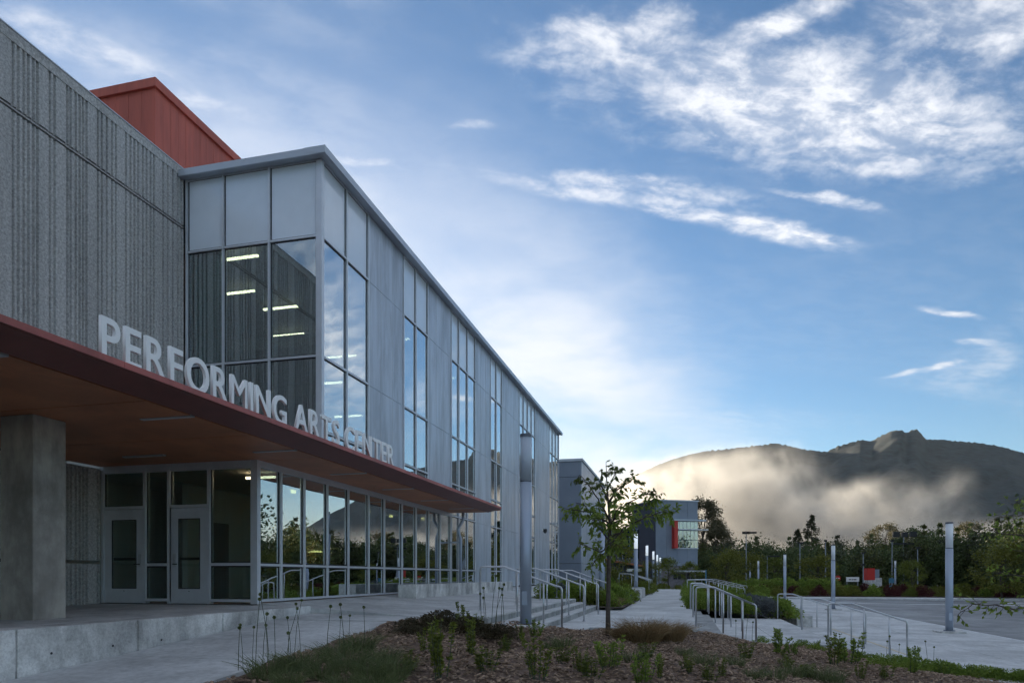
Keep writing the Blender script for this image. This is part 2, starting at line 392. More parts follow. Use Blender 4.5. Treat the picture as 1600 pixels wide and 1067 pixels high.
# ------------------------------------------------------------------ terrain
XF = -8.88           # plane of the long facade
XW = -12.90          # plane of the ribbed concrete wall
def terrain():
    bm = MB(); n = 64
    ring = [0, 60, 400, 2000, 8000]; vs = [(0, 0, -2.25)]
    for r in ring[1:]:
        vs += [(r * math.cos(k * 2 * math.pi / n), r * math.sin(k * 2 * math.pi / n), -2.25) for k in range(n)]
    fs = [(0, 1 + k, 1 + (k + 1) % n) for k in range(n)]
    for i in range(len(ring) - 2):
        a = 1 + i * n; b = a + n
        fs += [(a + k, b + k, b + (k + 1) % n, a + (k + 1) % n) for k in range(n)]
    bm.add(vs, fs)
    put('ground', bm, M['grassland'], kind='structure')
    # unseen wooded ridge, added behind the building to put the grounds in shade
    ys = np.linspace(-260, 520, 60); xs = np.linspace(-330, -75, 26)
    V = []
    for y in ys:
        ry = min(1, (y + 260) / 120) * min(1, (520 - y) / 60)
        for x in xs:
            s = max(0, 1 - abs((x + 165) / 88)); s = s * s * (3 - 2 * s)
            V.append((x, y, -2.6 + 98 * s * max(0, ry) ** .6 * (1 - .22 * math.exp(-((y - 393) / 16) ** 2)) + 3 * s * math.sin(x * .11) * math.sin(y * .09)))  # dip in the ridge shaped to let sun onto the tall tree
    nx = len(xs); F_ = [(i * nx + j, i * nx + j + 1, (i + 1) * nx + j + 1, (i + 1) * nx + j) for i in range(len(ys) - 1) for j in range(nx - 1)]
    put('shade_hill', MB().add(V, F_), M['forest'], smooth=True, kind='structure')
    # mountain
    rid = [(760, 850), (850, 815), (920, 785), (970, 755), (1000, 738), (1040, 721), (1070, 712), (1100, 705), (1130, 702), (1150, 700), (1185, 696), (1210, 692), (1235, 697), (1262, 703), (1290, 706),
           (1310, 697), (1330, 691), (1345, 687), (1362, 689), (1376, 681), (1392, 674), (1408, 671), (1416, 676), (1424, 672), (1433, 671), (1440, 678), (1447, 686), (1470, 687), (1500, 689), (1540, 693), (1570, 699),
           (1600, 708), (1680, 735), (1740, 760), (1830, 795), (1950, 835), (2150, 870), (2400, 890)]
    rx = np.array([p[0] for p in rid], float); ry = np.array([900 - p[1] for p in rid], float)
    cols = np.concatenate([np.arange(760, 1000, 8), np.arange(1000, 1640, 2.5), np.arange(1640, 2401, 12)])
    rows = np.concatenate([np.linspace(0, 1, 56), np.linspace(1.06, 1.6, 8)])
    rng = np.random.default_rng(5)
    # smooth 2-D value noise made from random sines gives gullies and spurs
    ph = rng.uniform(0, 6.28, (24, 3)); fr = 2 ** rng.uniform(0, 5.2, 24); an = rng.uniform(-.9, .9, 24)
    def nz(u, v):
        s = 0
        for k in range(24):
            s = s + np.sin((u * math.cos(an[k]) + v * math.sin(an[k])) * fr[k] + ph[k, 0] + 1.5 * np.sin(v * fr[k] * .5 + ph[k, 1])) / fr[k] ** .75
        return s / 3
    V = []; Dr, Df = 3000.0, 1000.0
    for c in cols:
        h = np.interp(c, rx, ry) / 1067 * Dr
        jag = .6 * (2.2 * math.sin(c * 1.9) + 2.5 * math.sin(c * .83 + 1) + 2.2 * rng.normal()) * (1 if c > 1000 else .3)
        for r in rows:
            d = Df + (Dr - Df) * r
            if r <= 1:
                prof = r ** 1.25
                z = -4 + (h + 4) * prof + (60 * nz(np.float64(c) / 130, r * 5) - 18 * abs(math.sin(c / 26 + 3 * r))) * prof * (1 - r) ** .6 * 1.6 + (jag if r > .985 else 0)
            else:
                z = h * (1 - (r - 1) / .6)
            p = at(c, d, z=z); V.append(tuple(p))
    nr = len(rows); F_ = [(i * nr + j, (i + 1) * nr + j, (i + 1) * nr + j + 1, i * nr + j + 1) for i in range(len(cols) - 1) for j in range(nr - 1)]
    put('mountain', MB().add(V, F_), M['forest'], smooth=True, kind='structure')
terrain()

# ------------------------------------------------------------------ paved ground
def slabs(root, rects, zfun, thick, m, gap=.006):
    for (x0, x1, y0, y1) in rects:
        g = gap
        q = [(x0 + g, y0 + g), (x1 - g, y0 + g), (x1 - g, y1 - g), (x0 + g, y1 - g)]
        put('slab', MB().slab(q, [zfun(*p) for p in q], thick), m, root)
def zramp(x, y): return -.824 - .071 * (11.55 - y)
def zporch(x, y): return -.62 - .013 * max(0, 12.95 - y)
def zplaza(x, y):
    f = min(1, max(0, (x + 8.88) / 3.8)); return -.585 - .235 * f
ramp = empty('walkway', (-6.3, 5, -1.3), kind='structure')
ramp.location = (0, 0, 0)
slabs(ramp, [(-7.54, -5.1, y, y + 1.86) for y in np.arange(-5.2, 11.5, 1.86) if y + 1.86 < 11.6], zramp, .30, M['paving'])
porch = empty('porch', kind='structure')
slabs(porch, [(x, x + 1.77, y, y + 2.4) for x in (-12.88, -11.11, -9.34) for y in (-6.2, -3.8, -1.4, 1.0, 3.4, 5.8, 8.2, 10.55)], zporch, .4, M['paving'], .004)
plaza = empty('plaza', kind='structure')
rects = [(x0, x1, y, y + 2.3) for y in np.arange(12.96, 60, 2.3) for x0, x1 in (((-8.87, -6.9), (-6.9, -5.1), (-5.1, -3.67)) if y < 23 else ((-8.87, -7.0), (-7.0, -5.6)))]
slabs(plaza, rects, zplaza, .35, M['paving'])
slabs(plaza, [(-7.54, -5.1, 11.58, 12.95)], lambda x, y: -.818 + .03 * (y - 11.58) * (-5.1 - x) / 2.4, .35, M['paving'])
# stairs down from the plaza to the path
def zpath(x, y): return -1.25
stairs = empty('plaza_stairs', label='three broad concrete steps from the plaza down to the path beside the tall light column', cat='stairs')
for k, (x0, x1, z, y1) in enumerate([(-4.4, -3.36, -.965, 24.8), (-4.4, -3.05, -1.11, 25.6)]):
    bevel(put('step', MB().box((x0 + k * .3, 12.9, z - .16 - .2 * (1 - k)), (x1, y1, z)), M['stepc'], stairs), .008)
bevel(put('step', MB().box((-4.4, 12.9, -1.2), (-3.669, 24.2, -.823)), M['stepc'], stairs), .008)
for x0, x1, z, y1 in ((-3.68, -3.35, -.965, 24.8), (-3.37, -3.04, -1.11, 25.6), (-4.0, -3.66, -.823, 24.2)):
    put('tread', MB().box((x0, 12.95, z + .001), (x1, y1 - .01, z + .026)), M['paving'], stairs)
path = empty('path', kind='structure')
slabs(path, [(-3.3, -2.15, y, y + 2.6) for y in np.arange(13.0, 25.9, 2.6)], zpath, .3, M['paving'])
slabs(path, [(-2.15, .42, y, y + 2.6) for y in np.arange(16.7, 26.5, 2.6)] + [(-2.15, .2, y, y + 3.2) for y in np.arange(27.1, 66, 3.2)], zpath, .3, M['paving'])
# stairs to the landing and from the landing to the forecourt
low = empty('landing_stairs', label='low concrete steps from the path down to the landing, under the row of near handrails', cat='stairs')
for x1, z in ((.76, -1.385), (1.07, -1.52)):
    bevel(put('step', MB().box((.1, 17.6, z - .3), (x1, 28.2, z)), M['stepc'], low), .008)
landing = empty('landing', kind='structure')
slabs(landing, [(.9, 2.4, y, y + 2.1) for y in np.arange(17.8, 28, 2.1)] + [(2.4, 3.75, y, y + 2.1) for y in np.arange(17.8, 28, 2.1)], lambda x, y: -1.652, .4, M['paving'])
low2 = empty('forecourt_stairs', label='low concrete steps from the landing down to the forecourt beside the drive', cat='stairs')
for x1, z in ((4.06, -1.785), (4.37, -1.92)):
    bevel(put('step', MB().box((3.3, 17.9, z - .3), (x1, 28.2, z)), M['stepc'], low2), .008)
fore = empty('forecourt', kind='structure')
slabs(fore, [(x0, x1, y, y + 4.2) for y in np.arange(2, 66, 4.2) for x0, x1 in ((4.1, 5.75), (5.75, 7.75), (7.75, 10.5))], lambda x, y: -2.052, .3, M['paving'])
lot = put('drive', MB().box((10.51, -10, -2.4), (75, 66, -2.066)), M['paving2'], kind='structure')
put('drive_edge_line', MB().box((10.52, -10, -2.07), (10.64, 66, -2.060)), M['whiteline'], fore)
put('curb_paint_line', MB().box((5.70, 17.5, -2.06), (5.78, 29, -2.047)), M['tanline'], fore)
sheen = empty('drive_sheen', kind='structure')  # pale strips put in for the light reflection streaks on the drive
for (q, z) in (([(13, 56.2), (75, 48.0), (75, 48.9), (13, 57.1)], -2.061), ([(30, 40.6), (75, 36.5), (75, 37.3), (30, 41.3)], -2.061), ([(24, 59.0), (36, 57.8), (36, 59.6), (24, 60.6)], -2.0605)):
    put('sheen_strip', MB().slab(q, [z] * 4, .1), M['paving'], sheen)
# far side of the drive: kerbed island walk
isl = put('island_kerb', MB().add([], []).slab([tuple(at(1180, 63)[:2]) if False else (2.0, 66.0), (75, 66), (75, 69.5), (2.0, 69.5)], [-1.93] * 4, .4), M['paving'], kind='structure')
bevel(isl, .02)
lot2 = put('far_lot', MB().box((-2, 69.5, -2.4), (120, 150, -2.10)), M['paving2'], kind='structure')
put('island_bed', MB().slab([(6, 69.6), (70, 69.6), (72, 82), (6, 82)], [-1.9, -1.9, -1.7, -1.7], .4), M['soil'], kind='structure')
# low walls
pw = empty('porch_wall', (0, 0, 0), label='low cast concrete wall along the porch edge at the lower left', cat='wall')
js = [-6.74, -4.87, -3.0, -1.13, .74, 2.61, 4.48, 6.37, 8.21, 10.08, 11.93]
for a, b in zip(js[:-1], js[1:]):
    o = put('wall_block', MB().slab([(-7.93, a + .012), (-7.55, a + .012), (-7.55, b - .012), (-7.93, b - .012)], [-.625] * 4, 1.9), M['concrete'], pw); bevel(o, .012)
    for zz, yy in ((-.95, a + .45), (-.95, b - .45)):
        if zz > zramp(0, yy) + .06 and a > 2:
            put('tie_hole', MB().tube([(-7.556, yy, zz), (-7.547, yy, zz)], .017, 10), M['black'], pw)
sw = empty('seat_wall', label='low concrete seat wall in jointed blocks in front of the ground floor glazing', cat='wall')
for k in range(12):
    bevel(put('wall_block', MB().box((-8.22, 19.0 + k + .008, -1.1), (-7.64, 20.0 + k - .008, -.245)), M['concrete'], sw), .012)
pl = empty('planter_wall', label='low concrete planter wall ending in a square block beyond the landing', cat='wall')
for k in range(4):
    bevel(put('wall_block', MB().box((4.55, 29.6 + 2.4 * k + .01, -2.4), (5.15, 32 + 2.4 * k - .01, -1.60)), M['concrete'], pl), .012)
pp = empty('plinth_wall', label='pale concrete plinth wall at the left edge of the path, under the third light column', cat='wall')
bevel(put('wall_block', MB().box((-2.95, 37.6, -1.5), (-2.2, 44.0, -.72)), M['concrete'], pp), .015)

# ------------------------------------------------------------------ planting beds (height fields)
def idw(cps):
    C = np.array(cps)
    def f(x, y):
        d = (C[:, 0] - x) ** 2 + (C[:, 1] - y) ** 2 + .02; w = 1 / d ** 1.6
        return float((w * C[:, 2]).sum() / w.sum())
    return f
zbed = idw([(-5.05, 0, -1.64), (-5.05, 3, -1.45), (-5.05, 6.5, -1.20), (-5.05, 8.5, -1.06), (-5.05, 10, -.95), (-5.05, 11.5, -.84), (-5.05, 13, -.86), (-4.3, 13.2, -.88), (-3.6, 13.6, -.98), (-3.2, 15.2, -1.26),
            (-2.6, 16.4, -1.30), (-1.2, 16.7, -1.30), (.2, 16.8, -1.31), (.8, 17.4, -1.45), (1.6, 17.7, -1.68), (2.8, 17.8, -1.70), (3.7, 17.9, -1.74), (4.3, 18.0, -2.02),
            (5.2, 17.6, -2.10), (6.6, 15.6, -2.10), (7.6, 12, -2.10), (8, 6, -2.1), (5, 4, -1.9), (0, 3, -1.68), (-2, 6, -1.52), (1, 8, -1.66), (-2.5, 11, -1.27), (0, 13, -1.40), (3, 12, -1.75), (-3.6, 12, -1.04)])
def bed_inside(x, y):
    if x < -5.1: return False
    if x < -3.3: return y < 13.6 + .4
    if x < -2.1: return y < 16.3
    if x < .45: return y < 16.75
    if x < 3.75: return y < 17.85
    e = 17.9 if x < 5 else 17.9 - (x - 5) * 1.35
    return y < e
def height_mesh(name, zf, inside, x0, x1, y0, y1, step, m, **kw):
    xs = np.arange(x0, x1 + 1e-6, step); ys = np.arange(y0, y1 + 1e-6, step); idx = {}; V = []; Fs = []
    def vid(i, j):
        if (i, j) not in idx:
            idx[i, j] = len(V); V.append((xs[i], ys[j], zf(xs[i], ys[j]) + .018 * math.sin(xs[i] * 5.1 + ys[j]) * math.sin(ys[j] * 4.3)))
        return idx[i, j]
    for i in range(len(xs) - 1):
        for j in range(len(ys) - 1):
            if inside(xs[i] + step / 2, ys[j] + step / 2):
                Fs.append((vid(i, j), vid(i + 1, j), vid(i + 1, j + 1), vid(i, j + 1)))
    return put(name, MB().add(V, Fs), m, smooth=True, **kw)
height_mesh('mulch_bed', zbed, bed_inside, -5.12, 9.28, 2.0, 18.2, .16, M['mulch'], kind='structure')
# bed between the plaza and the path, left of the walk
def zb2(x, y): return -1.18 + .32 * min(1, max(0, (-2.4 - x) / 3))
height_mesh('left_bed', zb2, lambda x, y: not (-3.0 < x and 37.4 < y < 44.1), -5.6, -2.1, 25.2, 66, .5, M['soil'], kind='structure')
# bed on the slope beyond the landing
def zb3(x, y): return -1.28 - .42 * min(1, max(0, (x - .2) / 4.4))
height_mesh('slope_bed', zb3, lambda x, y: True, .18, 4.6, 28.2, 66, .5, M['soil'], kind='structure')

# ------------------------------------------------------------------ the arts building
B = empty('arts_building', (-9, 12, -.6), label='long grey and glass performing arts building with ribbed concrete end and red canopy', cat='building')
B.location = (0, 0, 0)
def fX(u, z, n): return (XF + n, u, z)                      # long facade
def fY(y0):
    return lambda u, z, n: (u, y0 - n, z)                   # faces that look back towards the camera
def fbox(mp, u0, u1, z0, z1, n0, n1): return MB().box(mp(u0, z0, n0), mp(u1, z1, n1))
def glazing(mp, us, zs, name='window', spandrel_top=False, parent=B, mull=.058, end_mull=(True, True), glass='glass', skip=()):
    """one glazed bay: an empty 'window' with panes, mullions and transoms as sub-parts"""
    w = empty(name); w.parent = parent
    for i in range(len(us)):
        if (i == 0 and not end_mull[0]) or (i == len(us) - 1 and not end_mull[1]): continue
        put('mullion', fbox(mp, us[i] - mull / 2, us[i] + mull / 2, zs[0], zs[-1], -.10, .035), M['alu'], w)
    for j, z in enumerate(zs):
        for i in range(len(us) - 1):
            h = mull * .9
            z0, z1 = (z, z + h) if j == 0 else ((z - h, z) if j == len(zs) - 1 else (z - h / 2, z + h / 2))
            put('transom', fbox(mp, us[i] + mull / 2 + .001, us[i + 1] - mull / 2 - .001, z0, z1, -.095, .028), M['alu'], w)
    for i in range(len(us) - 1):
        for j in range(len(zs) - 1):
            if (i, j) in skip: continue
            last = spandrel_top and j == len(zs) - 2
            g = .012
            # gasket, widened in black so it paints the shaded reveal around each pane
            put('pane', fbox(mp, us[i] + mull / 2 + g, us[i + 1] - mull / 2 - g, zs[j] + mull * .45 + g, zs[j + 1] - mull * .45 - g, -.030, -.022), M['spandrel'] if last else M[glass], w)
            gm = MB()
            a0, a1, b0, b1 = us[i] + mull / 2, us[i + 1] - mull / 2, zs[j] + mull * .45, zs[j + 1] - mull * .45
            for q in ((a0, a0 + .03, b0, b1), (a1 - .03, a1, b0, b1), (a0 + .03, a1 - .03, b0, b0 + .03), (a0 + .03, a1 - .03, b1 - .03, b1)):
                gm.box(mp(q[0] + .0005, q[2], -.021), mp(q[1] - .0005, q[3], -.012))
            put('gasket', gm, M['darkalu'], w)
    return w
ZL = [2.72, 3.70, 5.60, 8.65, 10.60]
ZG = [-.56, .25, 2.42]
ZT = [-.50, .25, 2.40, 3.70, 5.60, 8.65, 10.60]
CORNER = 15.66
b1 = glazing(fX, [CORNER + .09, 17.03, 18.36], ZL, spandrel_top=True, end_mull=(False, True))
glazing(fX, [20.97, 22.05, 23.19], ZL, spandrel_top=True)
glazing(fX, [25.78, 26.75, 27.9, 29.05], [-.56, .25, 2.42, 3.70, 5.60, 8.65, 10.60], spandrel_top=True)
glazing(fX, [31.54, 32.6, 33.7], ZT, spandrel_top=True)
glazing(fX, [37.54, 38.63, 39.72, 40.81, 41.89], ZT, spandrel_top=True)
glazing(fX, [46.6, 47.85, 49.1, 50.36], ZT, spandrel_top=True)
glazing(fX, [13.03, 13.87, 14.86, 15.97, 17.12, 18.38, 19.46, 20.84, 22.06, 23.26, 24.48, 25.66], ZG, end_mull=(False, True))
glazing(fY(CORNER), [-12.84, -11.72, -10.35, -8.97], ZL, spandrel_top=True, end_mull=(True, False))
# corner posts
put('corner_post', MB().box((XF - .12, CORNER - .03, 2.7), (XF + .045, CORNER + .1, 10.58)), M['alu'], B)
put('corner_post', MB().box((XF - .12, 12.92, -.60), (XF + .045, 13.04, 2.505)), M['alu'], B)
# panel bays: three lapped sheets to a bay, split at the floor joints
for (u0, u1, z0) in ((18.40, 20.93, 2.72), (23.23, 25.74, 2.72), (29.09, 31.50, -.56), (33.74, 37.50, -.56), (41.93, 46.56, -.56)):
    zs = [z for z in (-.56, 2.40, 5.60, 8.65, 10.60) if z >= z0 - .01]
    if z0 > 0: zs = [z0] + [z for z in zs if z > z0 + .1]
    n = 3 if u1 - u0 < 3 else (4 if u1 - u0 < 4 else 5)
    for j in range(len(zs) - 1):
        for k in range(n):
            a = u0 + (u1 - u0) * k / n; b = u0 + (u1 - u0) * (k + 1) / n
            put('facade_panel', fbox(fX, a + .004, b - .004, zs[j] + .012, zs[j + 1] - .012, -.05, random.uniform(.004, .008)), M['panel'], B)
    for k in range(1, n):
        a = u0 + (u1 - u0) * k / n; put('panel_seam', fbox(fX, a - .007, a + .007, z0 + .02, 10.58, -.03, .013), M['alu'], B)
    put('panel_backing', fbox(fX, u0, u1, z0, 10.60, -.12, -.04), M['darkalu'], B)
    for z in zs[1:-1]:
        put('panel_trim', fbox(fX, u0, u1, z - .006, z + .006, -.045, .012), M['coping'], B)
# roof, coping with its overhang
put('roof', MB().box((-44, CORNER + .02, 10.605), (XF + .02, 50.4, 10.72)), M['coping'], B)
cp = MB()
for seg in np.arange(CORNER - .28, 50.6, 3.05):
    put('coping', MB().prism([(XF - .3, 10.63), (XF + .20, 10.555), (XF + .27, 10.56), (XF + .27, 10.74), (XF - .3, 10.742)], 'y', seg + .003, min(seg + 3.05, 50.62) - .003), M['coping'], B)
for a, b in ((-12.92, -10.9), (-10.9, XF + .265)):
    put('coping', MB().prism([(CORNER + .3, 10.63), (CORNER - .2, 10.553), (CORNER - .27, 10.558), (CORNER - .27, 10.735), (CORNER + .3, 10.738)], 'x', a + .003, b - .003), M['coping'], B)
put('soffit_strip', MB().box((-12.8, CORNER - .1, 10.57), (XF + .1, CORNER + .1, 10.625)), M['coping'], B)
# ribbed concrete wall: a formliner profile of wide fields and grouped grooves
def ribs():
    g = [10.8, 10.91, 11.03, 11.13, 11.24, 11.33, 11.62, 11.73, 12.04, 12.12, 12.25, 12.35, 12.44, 12.53, 12.84, 12.95, 13.09, 13.24, 13.35, 13.65, 13.79, 13.91, 14.03, 14.18, 14.30, 14.43, 14.54, 14.86, 15.02, 15.2, 15.39, 15.52]
    base = [q - 10.5 for q in g[:27]]
    out = list(g); y = 10.5 - 4.2
    while y > -14:
        out += [y + q for q in base]; y -= 4.2
    return sorted(out)
RIBS = ribs()
def ribbed(y0, y1, z0, z1, name, x=XW):
    pr = [(x, y0)]
    for r in RIBS:
        if y0 + .04 < r < y1 - .04:
            pr += [(x, r - .034), (x - .05, r - .018), (x - .05, r + .018), (x, r + .034)]
    pr.append((x, y1)); n = len(pr)
    vs = [(p[0], p[1], z0) for p in pr] + [(p[0], p[1], z1) for p in pr] + [(x - .3, y0, z0), (x - .3, y1, z0), (x - .3, y0, z1), (x - .3, y1, z1)]
    fs = [(i, i + 1, n + i + 1, n + i) for i in range(n - 1)]
    fs.append(tuple([2 * n + 2] + [n + i for i in range(n)] + [2 * n + 3])); fs.append(tuple([2 * n + 1] + [i for i in range(n - 1, -1, -1)] + [2 * n]))
    fs += [(2 * n, 0, n, 2 * n + 2), (n - 1, 2 * n + 1, 2 * n + 3, 2 * n - 1)]
    return put(name, MB().add(vs, fs), M['ribbed'], B)
for y0, y1 in ((-14, -7.7), (-7.7, -1.4), (-1.4, 4.9), (4.9, 15.6)):
    ribbed(y0 + .004, y1 - .004, 9.36, 10.62, 'concrete_panel')
    ribbed(y0 + .004, y1 - .004, 2.80, 9.24, 'concrete_panel')
    if y0 < 12: ribbed(y0 + .004, min(y1, 12.9) - .004, .36, 2.45, 'concrete_panel'); ribbed(y0 + .004, min(y1, 12.9) - .004, -1.0, .28, 'concrete_panel')
    put('wall_reveal', MB().box((XW - .3, y0, 9.24), (XW - .05, y1, 9.36)), M['dark'], B)
    put('wall_cap', MB().box((XW - .35, y0 + .004, 10.62), (XW + .012, y1 - .004, 10.84)), M['ribbed'], B)
    put('wall_flashing', MB().box((XW - .37, y0 + .004, 10.84), (XW + .03, y1 - .004, 10.865)), M['coping'], B)
put('reveal_bead', MB().box((XW - .05, -14, 9.285), (XW + .0, 15.6, 9.315)), M['ribbed'], B)
# red roof volume
RT = empty('red_tower'); RT.parent = B
put('tower_core', MB().box((-36, 22.66, 10.9), (-20.06, 44, 19.3)), M['red'], RT)
for k in range(20):
    put('cladding_sheet', MB().box((-20.05, 22.6 + k * .43 + .006, 11.0), (-20.0 - .004 * (k % 2), 22.6 + (k + 1) * .43 - .006, 19.12)), M['red'], RT)
    put('cladding_sheet', MB().box((-20.0 - (k + 1) * .62 + .006, 22.6 + .004 * (k % 2), 11.0), (-20.0 - k * .62 - .006, 22.65, 19.12)), M['red'], RT)
put('tower_coping', MB().box((-36, 22.5, 19.12), (-19.9, 44.1, 19.46)), M['red'], RT)
put('tower_curb', MB().box((-28.0, 22.2, 10.9), (-19.6, 44, 14.5)), M['red'], RT)
# ---- canopy
CN = empty('canopy'); CN.parent = B
CX = -6.79
for y in np.arange(-4, 25.7, 3.72): put('fascia', MB().box((CX - .05, y + .003, 2.615), (CX, min(y + 3.72, 25.78) - .003, 2.695)), M['fascia'], CN)
put('fascia', MB().box((XF + .05, 25.73, 2.56), (CX - .051, 25.78, 2.695)), M['fascia'], CN)
put('edge_trim', MB().prism([(CX - .055, 2.64), (CX - .012, 2.614), (CX - .55, 2.49), (CX - .62, 2.60)], 'y', -4, 25.72), M['trim'], CN)
put('roof_deck', MB().box((XW + .01, -4, 2.60), (CX - .052, 12.9, 2.672)), M['trim'], CN)
put('roof_deck', MB().box((XF + .05, 12.9, 2.60), (CX - .052, 25.72, 2.672)), M['trim'], CN)
for k, (y0, y1) in enumerate([(y, y + 2.44) for y in np.arange(-4, 25.5, 2.44)]):
    y1 = min(y1, 25.72); x0 = XW + .01 if y1 < 12.95 else XF + .06
    if y0 < 12.9 < y1:
        put('soffit_panel', MB().box((XW + .01, y0 + .004, 2.50), (XF + .05, 12.9, 2.598)), M['soffit'], CN)
        x0 = XF + .055
    put('soffit_panel', MB().box((x0, y0 + .011, 2.50), (CX - .621, y1 - .011, 2.598)), M['soffit'], CN)
for y in (6.1, 9.15, 12.1, 15.2, 18.2, 21.2, 24.0):
    put('soffit_light', MB().box((-8.35, y - .045, 2.485), (-7.45 + .05, y + .045, 2.53)), M['lightoff'], CN)
for y in (6.1, 9.15, 11.9):
    put('soffit_light', MB().box((-11.3, y - .045, 2.47), (-10.3, y + .045, 2.53)), M['lightoff'], CN)
# concrete column
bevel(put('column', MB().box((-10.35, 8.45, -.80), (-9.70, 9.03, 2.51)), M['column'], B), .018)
put('downspout', MB().tube([(-8.30, 25.55, 2.5), (-8.30, 25.55, 2.2), (-8.52, 25.55, 1.85), (-8.40, 25.55, 1.45), (-8.40, 25.55, -.62)], .06, 12), M['pole'], B, smooth=True)
put('downspout_bracket', MB().box((-8.86, 25.50, 1.30), (-8.36, 25.60, 1.36)), M['pole'], B)
# ---- entrance front
YE = 12.95
E_ = fY(YE)
glazing(E_, [-12.86, -11.72], [1.52, 2.40], name='transom_light', mull=.07, glass='glass_door', end_mull=(True, True))
glazing(E_, [-11.72, -11.08], [-.56, .26, 2.40], name='sidelight', mull=.07, glass='glass_door', end_mull=(False, True))
glazing(E_, [-11.08, -10.05], [1.52, 2.40], name='transom_light', mull=.07, glass='glass_door', end_mull=(False, True))
glazing(E_, [-10.05, -8.96], [-.56, .26, 2.40], name='entrance_window', mull=.07, glass='glass_door', end_mull=(False, False))
put('head_rail', MB().box((-12.895, YE - .04, 2.40), (XF - .122, YE + .08, 2.505)), M['alu'], B)
put('head_rail', MB().box((XF - .1, YE + .1, 2.421), (XF + .03, 25.7, 2.505)), M['alu'], B)
for x in (-12.86, -11.72, -11.08, -10.05): put('door_jamb', MB().box((x - .035, YE - .034, -.62), (x + .035, YE + .095, 1.52)), M['alu'], B)
def door(x0, x1, hinge_left):
    d = empty('entrance_door'); d.parent = B
    y0, y1 = YE - .005, YE + .05
    zb, zt = -.60, 1.51; gx0, gx1, gz0, gz1 = x0 + .19, x1 - .19, -.28, 1.28
    for q in ((x0, gx0, zb, zt), (gx1, x1, zb, zt)): put('stile', MB().box((q[0], y0, q[2]), (q[1], y1, q[3])), M['alu'], d)
    put('rail', MB().box((gx0, y0, zb), (gx1, y1, gz0)), M['alu'], d); put('rail', MB().box((gx0, y0, gz1), (gx1, y1, zt)), M['alu'], d)
    put('pane', MB().box((gx0, y0 + .02, gz0), (gx1, y0 + .03, gz1)), M['glass_door'], d)
    gm = MB()
    for q in ((gx0, gx0 + .02, gz0, gz1), (gx1 - .02, gx1, gz0, gz1), (gx0 + .02, gx1 - .02, gz0, gz0 + .02), (gx0 + .02, gx1 - .02, gz1 - .02, gz1)):
        gm.box((q[0] + .0005, y0 + .004, q[2] + .0005), (q[1] - .0005, y0 + .018, q[3] - .0005))
    put('gasket', gm, M['darkalu'], d)
    hx = x1 - .10 if hinge_left else x0 + .10
    put('lock_plate', MB().box((hx - .04, y0 - .012, .22), (hx + .04, y0, .50)), M['steel'], d)
    lv = MB().tube([(hx, y0, .27), (hx, y0 - .06, .27), (hx - (.11 if hinge_left else -.11), y0 - .065, .27)], .012, 8)
    put('handle', lv, M['black'], d)
    put('push_bar', MB().box((gx0, y1 + .01, .36), (gx1, y1 + .07, .42)), M['black'], d)
    put('kick_screw', MB().tube([((x0 + x1) / 2, y0 - .004, -.33), ((x0 + x1) / 2, y0 + .001, -.33)], .012, 8), M['black'], d)
door(-12.82, -11.76, True); door(-11.04, -10.09, False)
put('threshold', MB().box((-12.88, YE - .1, -.64), (XF, YE + .12, -.605)), M['dark'], B)
# ---- interior
IN = empty('lobby_interior'); IN.parent = B
def inb(name, a, b, m): return put(name, MB().box(a, b), m, IN)
inb('floor', (-26, YE + .13, -.9), (XF - .11, 50.3, -.63), M['intfloor'])
inb('upper_floor', (-26, YE + .1, 2.44), (XF - .13, 50.3, 2.70), M['intwall'])
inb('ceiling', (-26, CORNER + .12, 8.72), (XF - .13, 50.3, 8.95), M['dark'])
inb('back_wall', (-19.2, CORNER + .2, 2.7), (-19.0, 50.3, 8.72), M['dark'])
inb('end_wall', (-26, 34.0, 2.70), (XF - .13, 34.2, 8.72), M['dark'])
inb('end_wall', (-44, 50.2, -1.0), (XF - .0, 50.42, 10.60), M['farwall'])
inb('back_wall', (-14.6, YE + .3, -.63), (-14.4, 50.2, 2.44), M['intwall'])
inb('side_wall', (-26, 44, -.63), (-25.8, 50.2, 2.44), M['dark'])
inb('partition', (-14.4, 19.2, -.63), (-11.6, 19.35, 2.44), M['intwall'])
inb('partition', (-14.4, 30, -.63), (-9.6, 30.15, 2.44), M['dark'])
inb('partition', (-12.86, 15.5, -.63), (-12.7, 19.1, 2.44), M['intwall'])
inb('door_leaf', (-12.69, 16.2, -.62), (-12.66, 17.15, 1.5), M['dark'])
inb('wood_wall', (-14.38, 21, -.62), (-14.30, 29, 1.8), M['wood'])
for k, y in enumerate((20.5, 22.4, 25.0, 27.4)):
    put('reception_desk', MB().box((-12.2, y, -.62), (-11.5, y + 1.3, .35)), M['dark'], IN)
inb('teal_pier', (-12.85, CORNER + .35, 2.7), (-12.05, CORNER + .42, 8.7), M['teal'])
